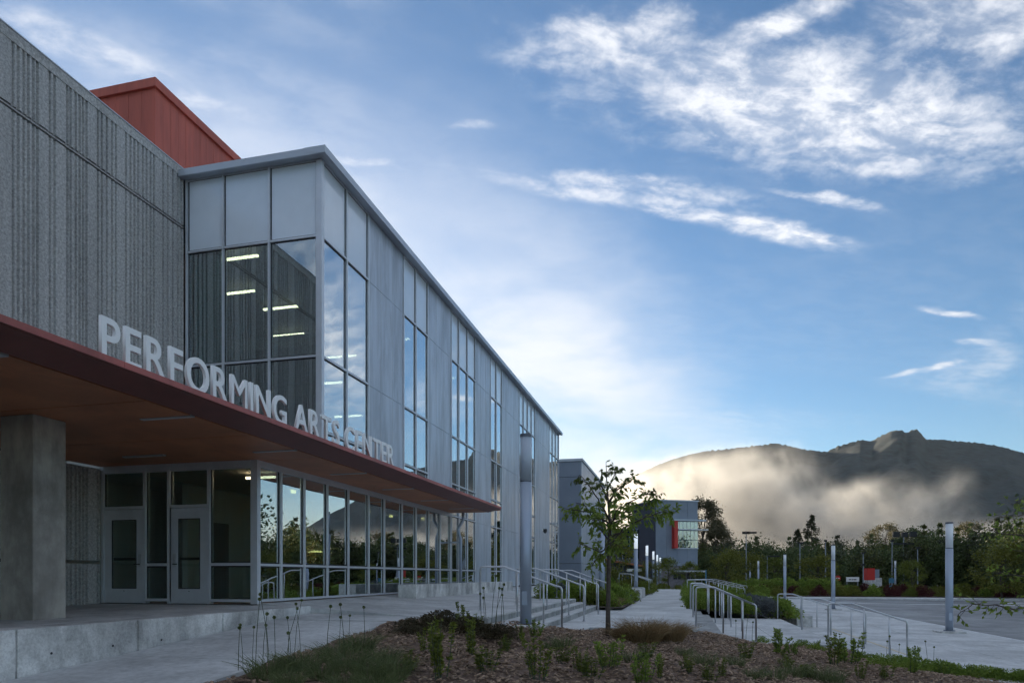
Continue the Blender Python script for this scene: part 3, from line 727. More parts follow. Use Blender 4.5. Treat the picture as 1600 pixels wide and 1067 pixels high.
# ribbed wall carries on inside the glass box
gm = empty('lobby_slats'); gm.parent = B
for k in range(44):
    y = 16.4 + k * .22
    top = 5.35 + max(0, (27 - y)) * .0
    top = 6.6 - .17 * (y - 16.4)
    put('slat', MB().box((-16.0, y, 2.70), (-15.9, y + .11, top)), M['intwall'], gm)
put('slat_rail', MB().prism([(16.3, 6.6), (26.2, 4.9), (26.2, 5.35), (16.3, 7.05)], 'x', -16.04, -15.86), M['dark'], gm)
inb('beam', (-19, 19.6, 7.35), (XF - .5, 19.9, 7.75), M['dark']); inb('beam', (-19, 25, 7.3), (XF - .5, 25.3, 7.8), M['dark'])
def strip(x0, x1, y, z, m='lighton', w=.035, name='ceiling_light', h=.05):
    return put(name, MB().box((x0, y - w, z), (x1, y + w, z + h)), M[m], IN)
for (x0, x1, y) in ((-12.60, -10.95, 16.05), (-14.1, -12.4, 18.0), (-13.0, -11.8, 19.35), (-14.1, -12.9, 21.6), (-11.0, -9.5, 23.0), (-10.6, -9.2, 28.0), (-10.6, -9.2, 21.8), (-12.2, -11.2, 26.5), (-13.6, -12.2, 24.2)):
    strip(x0, x1, y, 8.52)
for (x0, x1, y, z) in ((-9.9, -9.2, 17.4, 5.4), (-10.4, -9.5, 19.2, 4.9), (-10.8, -9.8, 22.8, 6.3)): strip(x0, x1, y, z, w=.03)
strip(-10.0, -9.1, 14.2, 2.30, w=.03)
for (x, y) in ((-10.6, 17.2), (-10.6, 19.0), (-11.2, 23.2), (-11.2, 25.2), (-10.4, 26.6), (-10.8, 28.2), (-12.4, 21.2)):
    put('downlight', MB().tube([(x, y, 2.34), (x, y, 2.43)], .07, 12), M['sconce'], IN)
    put('wall_washer', MB().box((x - .9, y + .5, 1.7), (x - .8, y + .9, 2.43)), M['wood'], IN)
for (y, z) in ((20.3, .95), (22.0, .95), (24.5, .95)):
    strip(-14.25, -13.9, y, z, 'sconce', .12, 'wall_light', .06)
# security camera on the facade
sc_ = empty('security_camera'); sc_.parent = B
put('bracket', MB().box((XF, 44.0, 3.0), (XF + .22, 44.08, 3.08)), M['letter'], sc_)
put('camera_dome', MB().tube([(XF + .22, 44.04, 3.1), (XF + .22, 44.04, 2.95), (XF + .22, 44.04, 2.82)], [.12, .13, .05], 12), M['black'], sc_)

# ------------------------------------------------------------------ sign on the canopy edge
def sign():
    S = empty('canopy_sign', label='pale standing letters reading PERFORMING ARTS CENTER along the canopy edge', cat='sign')
    text = 'PERFORMING ARTS CENTER'; glyphs = []
    for ch in text:
        if ch == ' ': glyphs.append(None); continue
        cu = bpy.data.curves.new('glyph', 'FONT'); cu.body = ch; cu.size = 1.0; cu.extrude = .035; cu.offset = 0.0 if ch == 'M' else .010; cu.resolution_u = 6
        o = bpy.data.objects.new('glyph', cu); COL.objects.link(o)
        dg = bpy.context.evaluated_depsgraph_get(); me = bpy.data.meshes.new_from_object(o.evaluated_get(dg))
        bpy.data.objects.remove(o); glyphs.append(me)
    hs = [max(v.co.y for v in g.vertices) for c, g in zip(text, glyphs) if g and c in 'PEF']
    cap = .50 / hs[0]; x = 0; pos = []; gap = .13
    for g in glyphs:
        if g is None: x += .30; pos.append(None); continue
        mn = min(v.co.x for v in g.vertices); mx = max(v.co.x for v in g.vertices)
        pos.append(x - mn); x += mx - mn + gap
    total = (x - gap) * cap; k = 8.72 / total
    for g, p in zip(glyphs, pos):
        if g is None: continue
        for v in g.vertices:
            lx, ly, lz = v.co; v.co = (-6.86 + lz * .7, 6.86 + (lx + p) * cap * k, 2.665 + .012 + ly * cap)
        g.materials.clear(); g.materials.append(M['letter']); g.update()
        link('letter', g, S)
    return S
sign()
put('sign_rail', MB().box((-6.90, 6.8, 2.672), (-6.82, 15.65, 2.70)), M['fascia'], CN)

# ------------------------------------------------------------------ handrails
def handrail(x0, z0, x1, z1, y, label, h=1.02, name='handrail', cat='handrail', group=None, mids=1, xs0=None):
    """steel pipe rail in the x direction: level, then sloping with the steps, then a level return"""
    T = empty(name, (x0, y, z0), label=label, cat=cat, group=group)
    r = .024; L_ = x1 - x0; dz = z1 - z0
    a = .30 * L_; b = .94 * L_
    def bend(p, q, s, rr=.09):
        p, q, s = Vector(p), Vector(q), Vector(s); d1 = (p - q).normalized(); d2 = (s - q).normalized()
        return [q + d1 * rr * (1 - t) ** 2 + d2 * rr * t ** 2 for t in (0, .3, .5, .7, 1)]
    P0, P1, P2, P3, P4 = (0, 0, 0), (0, 0, h), (a, 0, h), (b, 0, dz + h), (L_, 0, dz + h - .01)
    P5 = (L_, 0, dz)
    pts = [P0] + bend(P0, P1, P2) + [P2, P3] + bend(P3, P4, P5) + [P5]
    put('pipe', MB().tube(pts, r, 10), M['steel'], T, smooth=True)
    for k in range(mids):
        x = a + (b - a) * (k + .5) / mids if mids > 1 else a + .25
        f = (x - a) / (b - a); zt = h + dz * f
        fl = dz * round(f * 3) / 3
        put('post', MB().tube([(x, 0, fl - .02), (x, 0, zt - .02)], r * .9, 8), M['steel'], T, smooth=True)
    for x, z in ((0, 0), (L_, dz)):
        put('base_plate', MB().tube([(x, 0, z + .002), (x, 0, z + .012)], .055, 12), M['steel'], T)
    return T
o1 = ['nearest', 'second', 'third', 'fourth']
for k, y in enumerate((15.3, 18.9, 22.3, 25.4)):
    handrail(-4.55, -.80, -2.62, -1.25, y, ['bent steel handrail nearest the tall light column on the plaza steps', 'second steel handrail from the front on the plaza steps', 'third steel handrail from the front on the plaza steps', 'farthest steel handrail on the plaza steps behind the young tree'][k], group='handrails on the plaza steps', mids=2)
for k, y in enumerate((17.6, 21.6, 26.6, 27.9)):
    handrail(.36, -1.25, 1.78, -1.652, y, ['nearest steel handrail from the path down to the landing', 'second steel handrail from the front at the landing steps', 'third steel handrail from the front at the landing steps', 'farthest steel handrail at the landing steps next to the shrubs'][k], group='handrails on the landing steps', h=.98, mids=2)
for k, y in enumerate((18.7, 22.6, 28.0)):
    handrail(3.62, -1.652, 5.42, -2.052, y, ['nearest steel handrail from the landing down to the forecourt', 'second steel handrail from the landing down to the forecourt', 'farthest steel handrail from the landing, close to the planter wall end'][k], group='handrails on the forecourt steps', h=.97, mids=2)
for k, (x, y) in enumerate(((-4.1, 47), (-4.1, 49.5), (-4.1, 52))):
    handrail(x, -.85, x + 2.0, -1.25, y, ['small steel handrail just behind the pale plinth wall left of the path', 'middle steel handrail of the far set left of the path', 'last steel handrail of the far set left of the path'][k], group='far handrails left of the path', mids=1)
for k, (x, y) in enumerate(((.4, 44), (.4, 48), (1.0, 52), (1.6, 56))):
    handrail(x, -1.25, x + 3.4, -1.75, y, ['long steel rail crossing the shrub slope right of the path, front one', 'long steel rail crossing the shrub slope right of the path, second one', 'long steel rail crossing the shrub slope, third one', 'long steel rail crossing the shrub slope, rearmost'][k], group='rails over the shrub slope', mids=4)

# ------------------------------------------------------------------ light columns
def light_column(loc, label, h=4.0, r=.115, pad=True, lens=.95, group='round light columns'):
    T = empty('light_column', loc, label=label, cat='light column', group=group)
    put('shaft', MB().tube([(0, 0, 0), (0, 0, h - lens)], r, 20), M['pole'], T, smooth=False)
    put('lens', MB().tube([(0, 0, h - lens + .012), (0, 0, h - .06)], r * .97, 20), M['lens_lit' if loc[0] < 0 and loc[1] > 30 else ('lens_near_shaded' if loc[1] < 27 else 'lens')], T)
    put('collar', MB().tube([(0, 0, h - lens - .006), (0, 0, h - lens + .014)], r * 1.02, 20), M['polecap'], T)
    put('cap', MB().tube([(0, 0, h - .06), (0, 0, h)], r * 1.02, 20), M['polecap'], T)
    put('base_plate', MB().tube([(0, 0, .062 if pad else 0), (0, 0, .085)], r * 1.5, 20), M['polecap'], T)
    put('access_cover', MB().box((-.05, -r - .006, .45), (.05, -r + .02, .72)), M['pole'], T)
    if pad: bevel(put('footing', MB().box((-.42, -.42, -.25), (.42, .42, .06)), M['concrete'], T), .02)
    for s in T.children:
        if s.data.name.startswith(('shaft', 'lens')): s.data.polygons.foreach_set('use_smooth', [len(p.vertices) == 4 for p in s.data.polygons])
    return T
M['lens_near_shaded'] = mat('pole_lens_shaded', (.42, .48, .57), .35, coat=.2)  # lens of the nearer columns, with its shade put into the colour
M['lens_lit'] = emit_mat('pole_lens_lit', (.85, .93, 1.0), .16)
light_column((-3.02, 13.35, -1.02), 'tallest blue-grey round light column standing by the plaza steps', 3.86, .115)
light_column((-3.00, 26.7, -1.13), 'blue-grey light column standing behind the young tree trunk', 3.9)
light_column((-2.62, 41.5, -.72), 'white topped light column standing on the pale plinth wall', 3.3)
for k, (y, px_) in enumerate(((60, 'first white topped light column past the plinth wall, in front of the dark building corner'), (74, 'white topped light column in the middle of the receding row before the grey building'), (86, 'second last light column of the receding row by the path'), (99, 'last and smallest light column of the receding row by the path'))):
    light_column((-2.85, y, -1.3), px_, 4.0, pad=False)
light_column((9.5, 28.0, -2.05), 'large light column on a square footing on the forecourt at right', 4.02, .125)
light_column((9.05, 45.3, -2.05), 'dark blue light column on the forecourt, second from the right', 3.98)
light_column((8.45, 61, -2.05), 'slim light column on the forecourt left of the yellow green tree', 3.9)
light_column(tuple(at(1185, 85, z=-2.0)), 'small far light column left of the forecourt one, before the tree line', 3.95, pad=False)
light_column(tuple(at(1172, 98, z=-2.0)), 'smallest far light column near the bushy trees', 3.95, pad=False)
light_column(tuple(at(1399, 84, z=-2.0)), 'pale far light column on the planted island beside the small blue sign', 3.95, pad=False)

# ------------------------------------------------------------------ far street lamps and signs
def street_lamp(px, d, top, label, heads, base=-2.1, r=.09):
    p = at(px, d, z=base); h = (900 - top) / 1067 * d - base
    T = empty('street_lamp', p, label=label, cat='street lamp', group='tall lamps beyond the drive')
    put('pole', MB().tube([(0, 0, 0), (0, 0, h)], [r, r * .7], 8), M['farpole'], T)
    for (dx, dz, w, hh) in heads:
        put('lamp_head', MB().box((min(dx, dx + w), -.25, h + dz), (max(dx, dx + w), .25, h + dz + hh)), M['black'], T)
    return T
M['farpole'] = mat('galvanised_pole', (.30, .33, .37), .5, metal=.3)
street_lamp(1166, 90, 834, 'dark twin head street lamp standing alone against the mist', [(-.5, 0, .9, .32), (.1, .05, 1.2, .22)])
street_lamp(1199, 95, 869, 'short single arm street lamp behind the slim light column', [(0, -.05, 1.6, .16)])
street_lamp(1250, 100, 849, 'thin street lamp pole in front of the two pines', [(-.3, 0, .8, .2)])
street_lamp(1290, 92, 846, 'plain grey lamp pole just left of the dark blue light column', [(-.15, 0, .3, .25)])
street_lamp(1349, 88, 864, 'thin lamp pole beside the red kiosk', [(-.2, -.05, .4, .2), (-.15, -1.6, .3, .25)])
street_lamp(1394, 100, 846, 'grey lamp pole left of the tall floodlight mast', [(-.2, 0, .4, .25)])
street_lamp(1412, 112, 836, 'tall floodlight mast with a cluster of lamps near the dark round tree', [(-1.6, -.3, 1.0, .9), (-.3, -.3, .9, .8), (.9, -.3, 1.0, .9), (-1.5, -1.5, 3.0, .25)], r=.13)
street_lamp(1434, 98, 857, 'pale lamp pole between the floodlight masts', [(-.2, 0, .5, .25)])
street_lamp(1456, 118, 848, 'floodlight mast with a flat row of lamps right of the pale pole', [(-1.9, -.2, 1.1, .7), (-.5, -.2, 1.0, .7), (.8, -.2, 1.1, .7)])
def far_at(px, d, z): return at(px, d, z=z)
k_ = empty('kiosk', far_at(1359, 90, -2.1), YAW, label='small red panel kiosk on a grey concrete base across the drive', cat='kiosk')
put('base', MB().box((-.6, -.6, 0), (1.3, .6, 1.9)), M['concrete'], k_); put('red_panel', MB().box((-.65, -.66, 1.6), (.35, .5, 3.15)), M['signred'], k_); put('dark_panel', MB().box((.36, -.62, 1.92), (.95, .5, 3.0)), M['farwall'], k_)
b_ = empty('banner_sign', far_at(1332, 95, -2.1), YAW, label='white rectangular sign board on posts left of the red kiosk', cat='sign')
for x in (-.75, .75): put('post', MB().box((x - .04, -.04, 0), (x + .04, .04, 1.7)), M['farpole'], b_)
put('board', MB().box((-.9, -.1, 1.35), (.9, -.045, 2.0)), M['signwhite'], b_)
for k, (x, w) in enumerate(((-.55, .35), (-.12, .2), (.12, .4))): put('print_mark', MB().box((x, -.106, 1.58), (x + w, -.101, 1.70)), M['black'], b_)
n_ = empty('no_entry_sign', far_at(1309, 86, -2.1), YAW, label='round red no entry sign on a thin post', cat='sign')
put('post', MB().tube([(0, 0, 0), (0, 0, 2.0)], .03, 8), M['farpole'], n_); put('disc', MB().tube([(0, -.05, 1.85), (0, -.03, 1.85)], .36, 24), M['signred'], n_)
put('bar', MB().box((-.24, -.058, 1.80), (.24, -.052, 1.91)), M['signwhite'], n_)
s_ = empty('blue_sign', far_at(1394, 86, -2.1), YAW, label='small blue panel sign on posts beside the pale far light column', cat='sign')
for x in (-.3, .3): put('post', MB().box((x - .03, -.03, 0), (x + .03, .03, 1.6)), M['farpole'], s_)
put('board', MB().box((-.42, -.08, 1.25), (.42, -.035, 1.85)), M['signblue'], s_); put('board', MB().box((-.35, -.08, .5), (.35, -.035, 1.0)), M['signblue'], s_)
s2 = empty('blue_post', far_at(1103, 75, -1.9), YAW, label='thin bright blue post with a cross arm right of the far grey building', cat='post')
put('post', MB().tube([(0, 0, 0), (0, 0, 2.6)], .07, 8), M['signblue'], s2); put('arm', MB().box((-3.2, -.03, 2.45), (0, .03, 2.52)), M['farpole'], s2)
h_ = empty('fire_hydrant', far_at(1273, 72, -1.92), label='small yellow fire hydrant at the edge of the island planting', cat='hydrant')
put('barrel', MB().tube([(0, 0, 0), (0, 0, .1), (0, 0, .1), (0, 0, .55)], [.16, .16, .11, .11], 12), M['yellow'], h_); put('bonnet', MB().tube([(0, 0, .55), (0, 0, .58), (0, 0, .70), (0, 0, .76)], [.14, .14, .09, .02], 12), M['yellow'], h_)
put('nozzle', MB().tube([(-.2, 0, .42), (.2, 0, .42)], .06, 10), M['yellow'], h_)
c_ = far_at(1375, 72, -1.95); put('concrete_bench', MB().box((c_.x - .7, c_.y - .3, -1.95), (c_.x + .7, c_.y + .3, -1.45)), M['concrete'], label='pale concrete bench block at the front of the island planting', cat='bench')
put('utility_cover', MB().box((-1.2, 18.6, -1.25), (-.75, 18.95, -1.243)), M['black'], label='small dark utility cover set in the path near the sedge', cat='cover')

# ------------------------------------------------------------------ far buildings
W2 = empty('grey_wing', (-9, 64, -1), label='plain grey panel wing beyond the end of the glass facade', cat='building'); W2.location = (0, 0, 0)
put('core', MB().box((-40, 63.65, -2), (-9.10, 84, 10.88)), M['darkalu'], W2)
zs = [-1.5, 1.2, 5.4, 9.3, 10.75]
for j in range(4):
    for k in range(4):
        put('wall_panel', MB().box((-9.06 - (k + 1) * 3.2 + .02, 63.5, zs[j] + .02), (-9.06 - k * 3.2 - .02, 63.66, zs[j + 1] - .02)), M['farwall'], W2)
    for k in range(4):
        put('wall_panel', MB().box((-9.12, 63.52 + k * 5 + .02, zs[j] + .02), (-9.0, 63.52 + (k + 1) * 5 - .02, zs[j + 1] - .02)), M['panel'], W2)
put('coping', MB().box((-40.2, 63.4, 10.76), (-8.9, 84.1, 11.0)), M['coping'], W2)
def far_building():
    FB = empty('far_grey_building', at(1025, 112, z=-1.5), R(28) , label='far dark grey building with a red edged corner window beyond the young tree', cat='building')
    # local +x runs along the right face (away to the right), local +y goes into the block on the left
    H = 13.9
    put('block', MB().box((0, .15, 3.2), (7.6, 9, H)), M['farwall'], FB)
    put('dark_wall', MB().box((-.12, .0, .8), (-.001, 9.2, H)), M['farwall2'], FB)
    for k in range(4):
        for j, (z0, z1) in enumerate(((3.2, 6.6), (6.6, 10.3), (10.3, 12.4), (12.4, H))):
            if j in (1,) and k >= 2: continue
            put('wall_panel', MB().box((k * 1.9 + .015, .02, z0 + .015), (k * 1.9 + 1.885, .149, z1 - .015)), M['farwall'], FB)
    put('brick_base', MB().box((.2, .3, -.5), (7.4, 8.8, 3.18)), M['farbrick'], FB)
    put('coping', MB().box((-.25, -.1, H), (7.75, 9.2, H + .2)), M['coping'], FB)
    w = empty('corner_window'); w.parent = FB; 
    put('red_fin', MB().box((2.85, -.9, 6.1), (3.5, .13, 10.6)), M['signred'], w)
    put('hood', MB().box((2.8, -1.0, 10.6), (8.6, .13, 10.85)), M['coping'], w)
    put('sunshade', MB().box((3.5, -1.2, 9.1), (8.9, -.5, 9.25)), M['alu'], w)
    for k in range(6):
        put('pane', MB().box((3.52 + k * .68, -.06, 6.25), (3.52 + k * .68 + .64, -.02, 7.45)), M['glass'], w)
        put('pane', MB().box((3.52 + k * .68, -.06, 7.55), (3.52 + k * .68 + .64, -.02, 10.55)), M['glass'], w)
        put('mullion', MB().box((3.52 + k * .68 + .641, -.1, 6.2), (3.52 + k * .68 + .679, .01, 10.59)), M['alu'], w)
        put('blind', MB().box((3.6 + k * .68, .011, 7.7 + (k % 3) * .5), (3.52 + k * .68 + .5, .016, 10.5)), M['leafpaint'], w)
    put('sill', MB().box((3.45, -.15, 6.05), (7.65, .018, 6.2)), M['alu'], w)
    put('canopy', MB().box((3.0, -1.6, 2.2), (8.2, .3, 2.45)), M['signwhite'], FB)
    for k in range(5): put('low_window', MB().box((3.3 + k * .8, .22, 1.0), (3.9 + k * .8, .299, 1.9)), M['darkalu'], FB)
    # glazed hall on the left with a rust entrance canopy
    G = at(1000, 118, z=-1.5)
    GH = empty('glazed_hall', G, -R(4), label='glazed entrance hall with a rust coloured canopy left of the far grey building', cat='building')
    put('core', MB().box((-7, .3, 0), (1.2, 9, 9.8)), M['farwall'], GH)
    for k in range(7):
        for j, (z0, z1) in enumerate(((4.6, 6.4), (6.45, 9.6))):
            put('pane', MB().box((-3.6 + k * .62, -.02, z0), (-3.6 + k * .62 + .57, .03, z1)), M['glass'], GH)
        put('mullion', MB().box((-3.6 + k * .62 + .571, -.06, 4.5), (-3.6 + k * .62 + .619, .28, 9.7)), M['alu'], GH)
    put('roof', MB().prism([(-6, 4.3), (1.2, 3.0), (1.2, 3.3), (-6, 4.6)], 'y', -4.5, .25), M['soffit'], GH)
    put('white_fascia', MB().box((-1.6, -4.7, 2.3), (.9, -4.3, 2.75)), M['signwhite'], GH)
    for x in (-4.5, -2.4, -.2): put('post', MB().box((x, -4.2, 0), (x + .3, -3.9, 3.3)), M['farwall2'], GH)
    put('lower_wall', MB().box((-6, -3.2, 0), (-3, -3.0, 3.0)), M['farwall'], GH)
M['leafpaint'] = mat('blind_green', (.20, .24, .13), .8)
far_building()

# ------------------------------------------------------------------ trees
def crown_points(n, clumps, rng, spread):
    c = clumps[rng.integers(0, len(clumps), n)]
    return c[:, :3] + rng.normal(size=(n, 3)) * (c[:, 3:4] * spread)
def broadleaf(name, h, w, nleaf, m, rng, size=.3, trunk=.12, base=.25, lean=0.0):
    """returns (trunk mesh, crown mesh) in local space"""
    tb = MB(); top = h * .85
    pts = [Vector((lean * t * h + .03 * h * math.sin(3 * t + 1), .02 * h * math.sin(4 * t), t * top)) for t in np.linspace(0, 1, 7)]
    tb.tube(pts, [trunk * (1 - .85 * t) for t in np.linspace(0, 1, 7)], 7)
    cl = []
    for k in range(34):
        a = rng.uniform(0, 6.28); f = rng.uniform(0, 1) ** .8; z = h * (base + (1 - base) * f)
        prof = math.sin(math.pi * (.12 + .83 * f)) ** .7
        r = w * .5 * prof * rng.uniform(.45, 1.0)
        c = Vector((math.cos(a) * r, math.sin(a) * r, z)); cl.append((*c, w * .5 * rng.uniform(.13, .26)))
        if k < 14:
            s = pts[min(5, 1 + int(f * 4))]; mid = (s + c) / 2 + Vector((0, 0, .05 * h))
            tb.tube([s, mid, c], [trunk * .4, trunk * .22, trunk * .06], 5, cap=False)
    P = crown_points(nleaf, np.array(cl), rng, .62)
    P = P[P[:, 2] > h * base * .7]
    D = unit(rng.normal(size=P.shape) + np.array([0, 0, -.25]) + .6 * unit(P - np.array([0, 0, h * .55])))
    return tb.mesh(name + '_trunk', M['bark'], True, False), quads(name + '_crown', leaves(P, D, size * rng.uniform(.6, 1.25, len(P)), size * .55, rng), m)
def conifer(name, h, w, rng, nper=26, size=.35, levels=24, m='needle', gap=.12):
    tb = MB(); tb.tube([(0, 0, 0), (.05, 0, h * .5), (0, 0, h)], [h * .014, h * .009, .01], 7)
    Q = []
    for l in range(levels):
        f = l / (levels - 1); z = h * (gap + (1 - gap) * f); L_ = w * .5 * (1 - f) ** .75 * rng.uniform(.7, 1.1) + .1
        for b in range(rng.integers(4, 7)):
            a = rng.uniform(0, 6.28); ln = L_ * rng.uniform(.6, 1.1); d = np.array([math.cos(a), math.sin(a), .12 - .25 * (1 - f)])
            t = rng.uniform(.15, 1, nper)[:, None]
            P = np.array([0, 0, z]) + d * ln * t + rng.normal(size=(nper, 3)) * (.05 * h * .2) * (1 - .4 * t)
            D = d + rng.normal(size=(nper, 3)) * .6 + np.array([0, 0, -.2])
            Q.append(leaves(P, D, size * rng.uniform(.6, 1.2, nper), size * .35, rng))
            tb.tube([(0, 0, z), tuple(np.array([0, 0, z]) + d * ln * .9)], [.05, .01], 4, cap=False)
    return tb.mesh(name + '_trunk', M['bark'], True, False), quads(name + '_crown', np.concatenate(Q), M[m])
def place_tree(pair, loc, label, name='tree', sc=1, rz=0, group=None, cat='tree'):
    T = empty(name, loc, rz, label=label, cat=cat, group=group)
    T.scale = (sc, sc, sc) if not hasattr(sc, '__len__') else sc
    link('trunk', pair[0], T); link('crown', pair[1], T); return T

def young_tree():
    rng = np.random.default_rng(21)
    d0 = 14.45; base = at(950, d0, z=-1.36)
    T = empty('young_tree', base, label='slender young street tree with drooping leaves in the mulch bed', cat='tree')
    def loc(px, py, dd=0.0): return at(px, d0 + dd, py=py) - base
    tb = MB()
    trunk = [Vector((0, 0, -.1)), loc(950, 960), loc(951, 900), loc(952, 850), loc(953, 815, .05), loc(950, 780, .08), loc(948, 750, .05), loc(947, 722, 0)]
    tb.tube(trunk, [.062, .05, .046, .042, .032, .02, .012, .005], 9)
    br = [  # (start, via..., tip) in bearing, height and depth offset
        [(952, 852, 0), (975, 825, -.2), (1000, 812, -.35), (1030, 800, -.45), (1055, 800, -.5)],
        [(952, 845, 0), (930, 815, .25), (915, 790, .4), (900, 785, .5)],
        [(953, 815, 0), (975, 790, .3), (1000, 775, .5), (1020, 770, .6)],
        [(953, 812, 0), (935, 780, -.3), (918, 755, -.5), (905, 742, -.55)],
        [(950, 785, 0), (965, 765, -.3), (985, 752, -.5), (992, 745, -.5)],
        [(950, 780, 0), (938, 755, .3), (940, 735, .4)],
        [(952, 850, 0), (940, 862, -.4), (920, 855, -.7), (905, 848, -.8)],
        [(951, 860, 0), (935, 868, .3), (925, 885, .45)],
        [(952, 838, 0), (968, 832, .6), (985, 838, .9)],
        [(953, 825, 0), (940, 812, -.6), (925, 812, -.9)],
        [(953, 820, 0), (970, 800, -.7), (985, 800, -1.0)],
        [(951, 795, 0), (958, 770, .6), (966, 760, .9)],
        [(949, 765, 0), (960, 742, .1), (962, 728, .1)],
        [(952, 842, 0), (985, 825, .1), (1010, 805, .2), (1045, 796, .1)],
        [(952, 830, 0), (962, 800, -.9), (975, 785, -1.1)],
        [(952, 830, 0), (945, 800, .9), (935, 790, 1.1)],
        [(952, 848, 0), (960, 850, -.7), (975, 848, -1.0)],
        [(953, 818, 0), (925, 800, .1), (898, 797, .0), (886, 795, 0)],
        [(953, 818, 0), (972, 812, .5), (1005, 790, .7), (1028, 775, .8)]]
    P, D, U = [], [], []
    for b in br:
        pts = [loc(*q) for q in b]
        # smooth polyline
        fine = []
        for i in range(len(pts) - 1):
            for t in np.linspace(0, 1, 5)[:-1]: fine.append(pts[i].lerp(pts[i + 1], t) + Vector(rng.normal(size=3) * .008))
        fine.append(pts[-1]); n = len(fine)
        tb.tube(fine, [.017 * (1 - .85 * i / n) + .002 for i in range(n)], 6, cap=False)
        for i in range(int(n * .22), n):
            p = fine[i]; dr = (fine[min(i + 1, n - 1)] - fine[i - 1]).normalized()
            for k in range(rng.integers(1, 4)):
                # side twig with drooping leaflets
                a = Vector(rng.normal(size=3)); a = (a - dr * a.dot(dr) * .6).normalized()
                tip = p + a * rng.uniform(.12, .26) + dr * .06 - Vector((0, 0, .03))
                tb.tube([p, tip], [.004, .002], 4, cap=False)
                for j in range(rng.integers(5, 9)):
                    q = p.lerp(tip, rng.uniform(.15, 1.05)); P.append(q)
                    dd = (a + Vector(rng.normal(size=3)) * .5).normalized() + Vector((0, 0, -.85)); D.append(dd); U.append(q.z)
    P = np.array(P); D = np.array(D); U = np.array(U)
    hi = U > np.quantile(U, .80)
    link('trunk', tb.mesh('young_trunk', M['bark'], True, False), T)
    n = len(P); cm = quads('young_crown', leaves(P, D, rng.uniform(.085, .15, n), rng.uniform(.035, .055, n), rng), M['leafA'])
    cm.materials.append(M['leafTop']); cm.polygons.foreach_set('material_index', hi.astype(np.int32)); link('crown', cm, T)
young_tree()
def edge_tree():
    """tree just outside the right edge whose branches reach into the frame"""
    rng = np.random.default_rng(33); d0 = 11.5
    base = at(1760, d0, z=-2.06)
    T = empty('edge_tree', base, label='tree at the right edge reaching leafy branches into the view', cat='tree')
    def loc(px, py, dd=0.0): return at(px, d0 + dd, py=py) - base
    tb = MB(); tb.tube([Vector((0, 0, -.1)), loc(1758, 980), loc(1752, 880), loc(1748, 800), loc(1750, 700), loc(1745, 620)], [.09, .075, .06, .045, .025, .01], 8)
    br = [[(1755, 900, 0), (1680, 895, -.2), (1620, 945, -.3), (1585, 952, -.35), (1555, 945, -.4), (1520, 945, -.45), (1497, 960, -.5)],
          [(1752, 860, 0), (1680, 830, .3), (1620, 838, .4), (1575, 835, .5), (1545, 828, .5)],
          [(1750, 830, 0), (1680, 800, -.3), (1625, 800, -.4), (1590, 806, -.5), (1560, 808, -.5)],
          [(1750, 800, 0), (1690, 760, .2), (1640, 765, .3), (1600, 778, .3), (1582, 788, .3)],
          [(1752, 890, 0), (1690, 880, .6), (1630, 895, .9), (1590, 900, 1.0), (1555, 895, 1.1)],
          [(1752, 880, 0), (1690, 900, -.7), (1640, 930, -.8), (1600, 925, -.9)],
          [(1750, 820, 0), (1700, 850, .8), (1640, 862, 1.0), (1585, 860, 1.1)],
          [(1750, 780, 0), (1800, 740, .2), (1850, 735, .4)], [(1750, 760, 0), (1720, 700, -.4), (1680, 690, -.6)], [(1752, 860, 0), (1820, 840, -.5), (1880, 850, -.7)], [(1750, 830, 0), (1790, 800, .9), (1830, 800, 1.3)]]
    P, D = [], []
    for b in br:
        pts = [loc(*q) for q in b]; fine = []
        for i in range(len(pts) - 1):
            for t in np.linspace(0, 1, 5)[:-1]: fine.append(pts[i].lerp(pts[i + 1], t) + Vector(rng.normal(size=3) * .008))
        fine.append(pts[-1]); n = len(fine)
        tb.tube(fine, [.016 * (1 - .85 * i / n) + .002 for i in range(n)], 6, cap=False)
        for i in range(int(n * .3), n):
            p = fine[i]; dr = (fine[min(i + 1, n - 1)] - fine[i - 1]).normalized()
            for k in range(2):
                a = Vector(rng.normal(size=3)); a = (a - dr * a.dot(dr) * .5).normalized()
                tip = p + a * rng.uniform(.06, .2) + dr * .05
                tb.tube([p, tip], [.004, .002], 4, cap=False)
                for j in range(rng.integers(2, 5)):
                    P.append(p.lerp(tip, rng.uniform(.3, 1.05))); D.append((a + Vector(rng.normal(size=3)) * .6).normalized() + Vector((0, 0, -.35)))
    link('trunk', tb.mesh('edge_trunk', M['bark'], True, False), T)
    n = len(P); link('crown', quads('edge_crown', leaves(np.array(P), np.array(D), rng.uniform(.06, .105, n), rng.uniform(.035, .055, n), rng), M['leafA']), T)
edge_tree()

# ---- far trees
rng = np.random.default_rng(3)
protoA = broadleaf('round_tree', 10, 8, 5200, M['leafD'], rng, .42, .2, .12)
protoY = broadleaf('yellow_tree', 4.2, 4.6, 2600, M['leafY'], rng, .22, .07, .2)
protoG = broadleaf('green_tree', 4.5, 3.6, 2400, M['leafB'], rng, .2, .07, .25)
protoF = broadleaf('tall_tree', 18, 10, 6500, M['leafF'], rng, .5, .3, .1)
protoC = conifer('pine', 15, 9, rng, 30, .55)
protoC2 = conifer('pine2', 12, 7, rng, 24, .5)
protoP = broadleaf('pale_tree', 12, 8, 3200, M['leafF'], rng, .4, .2, .2)
place_tree(protoF, at(1098, 150, z=-2), 'tall broad tree with sunlit edge just right of the far grey building', 'tall_tree', 1.02, .4)
place_tree(protoF, at(1120, 158, z=-2), 'second tall tree, lower, leaning against the broad tree by the grey building', 'tall_tree', .82, 2.0)
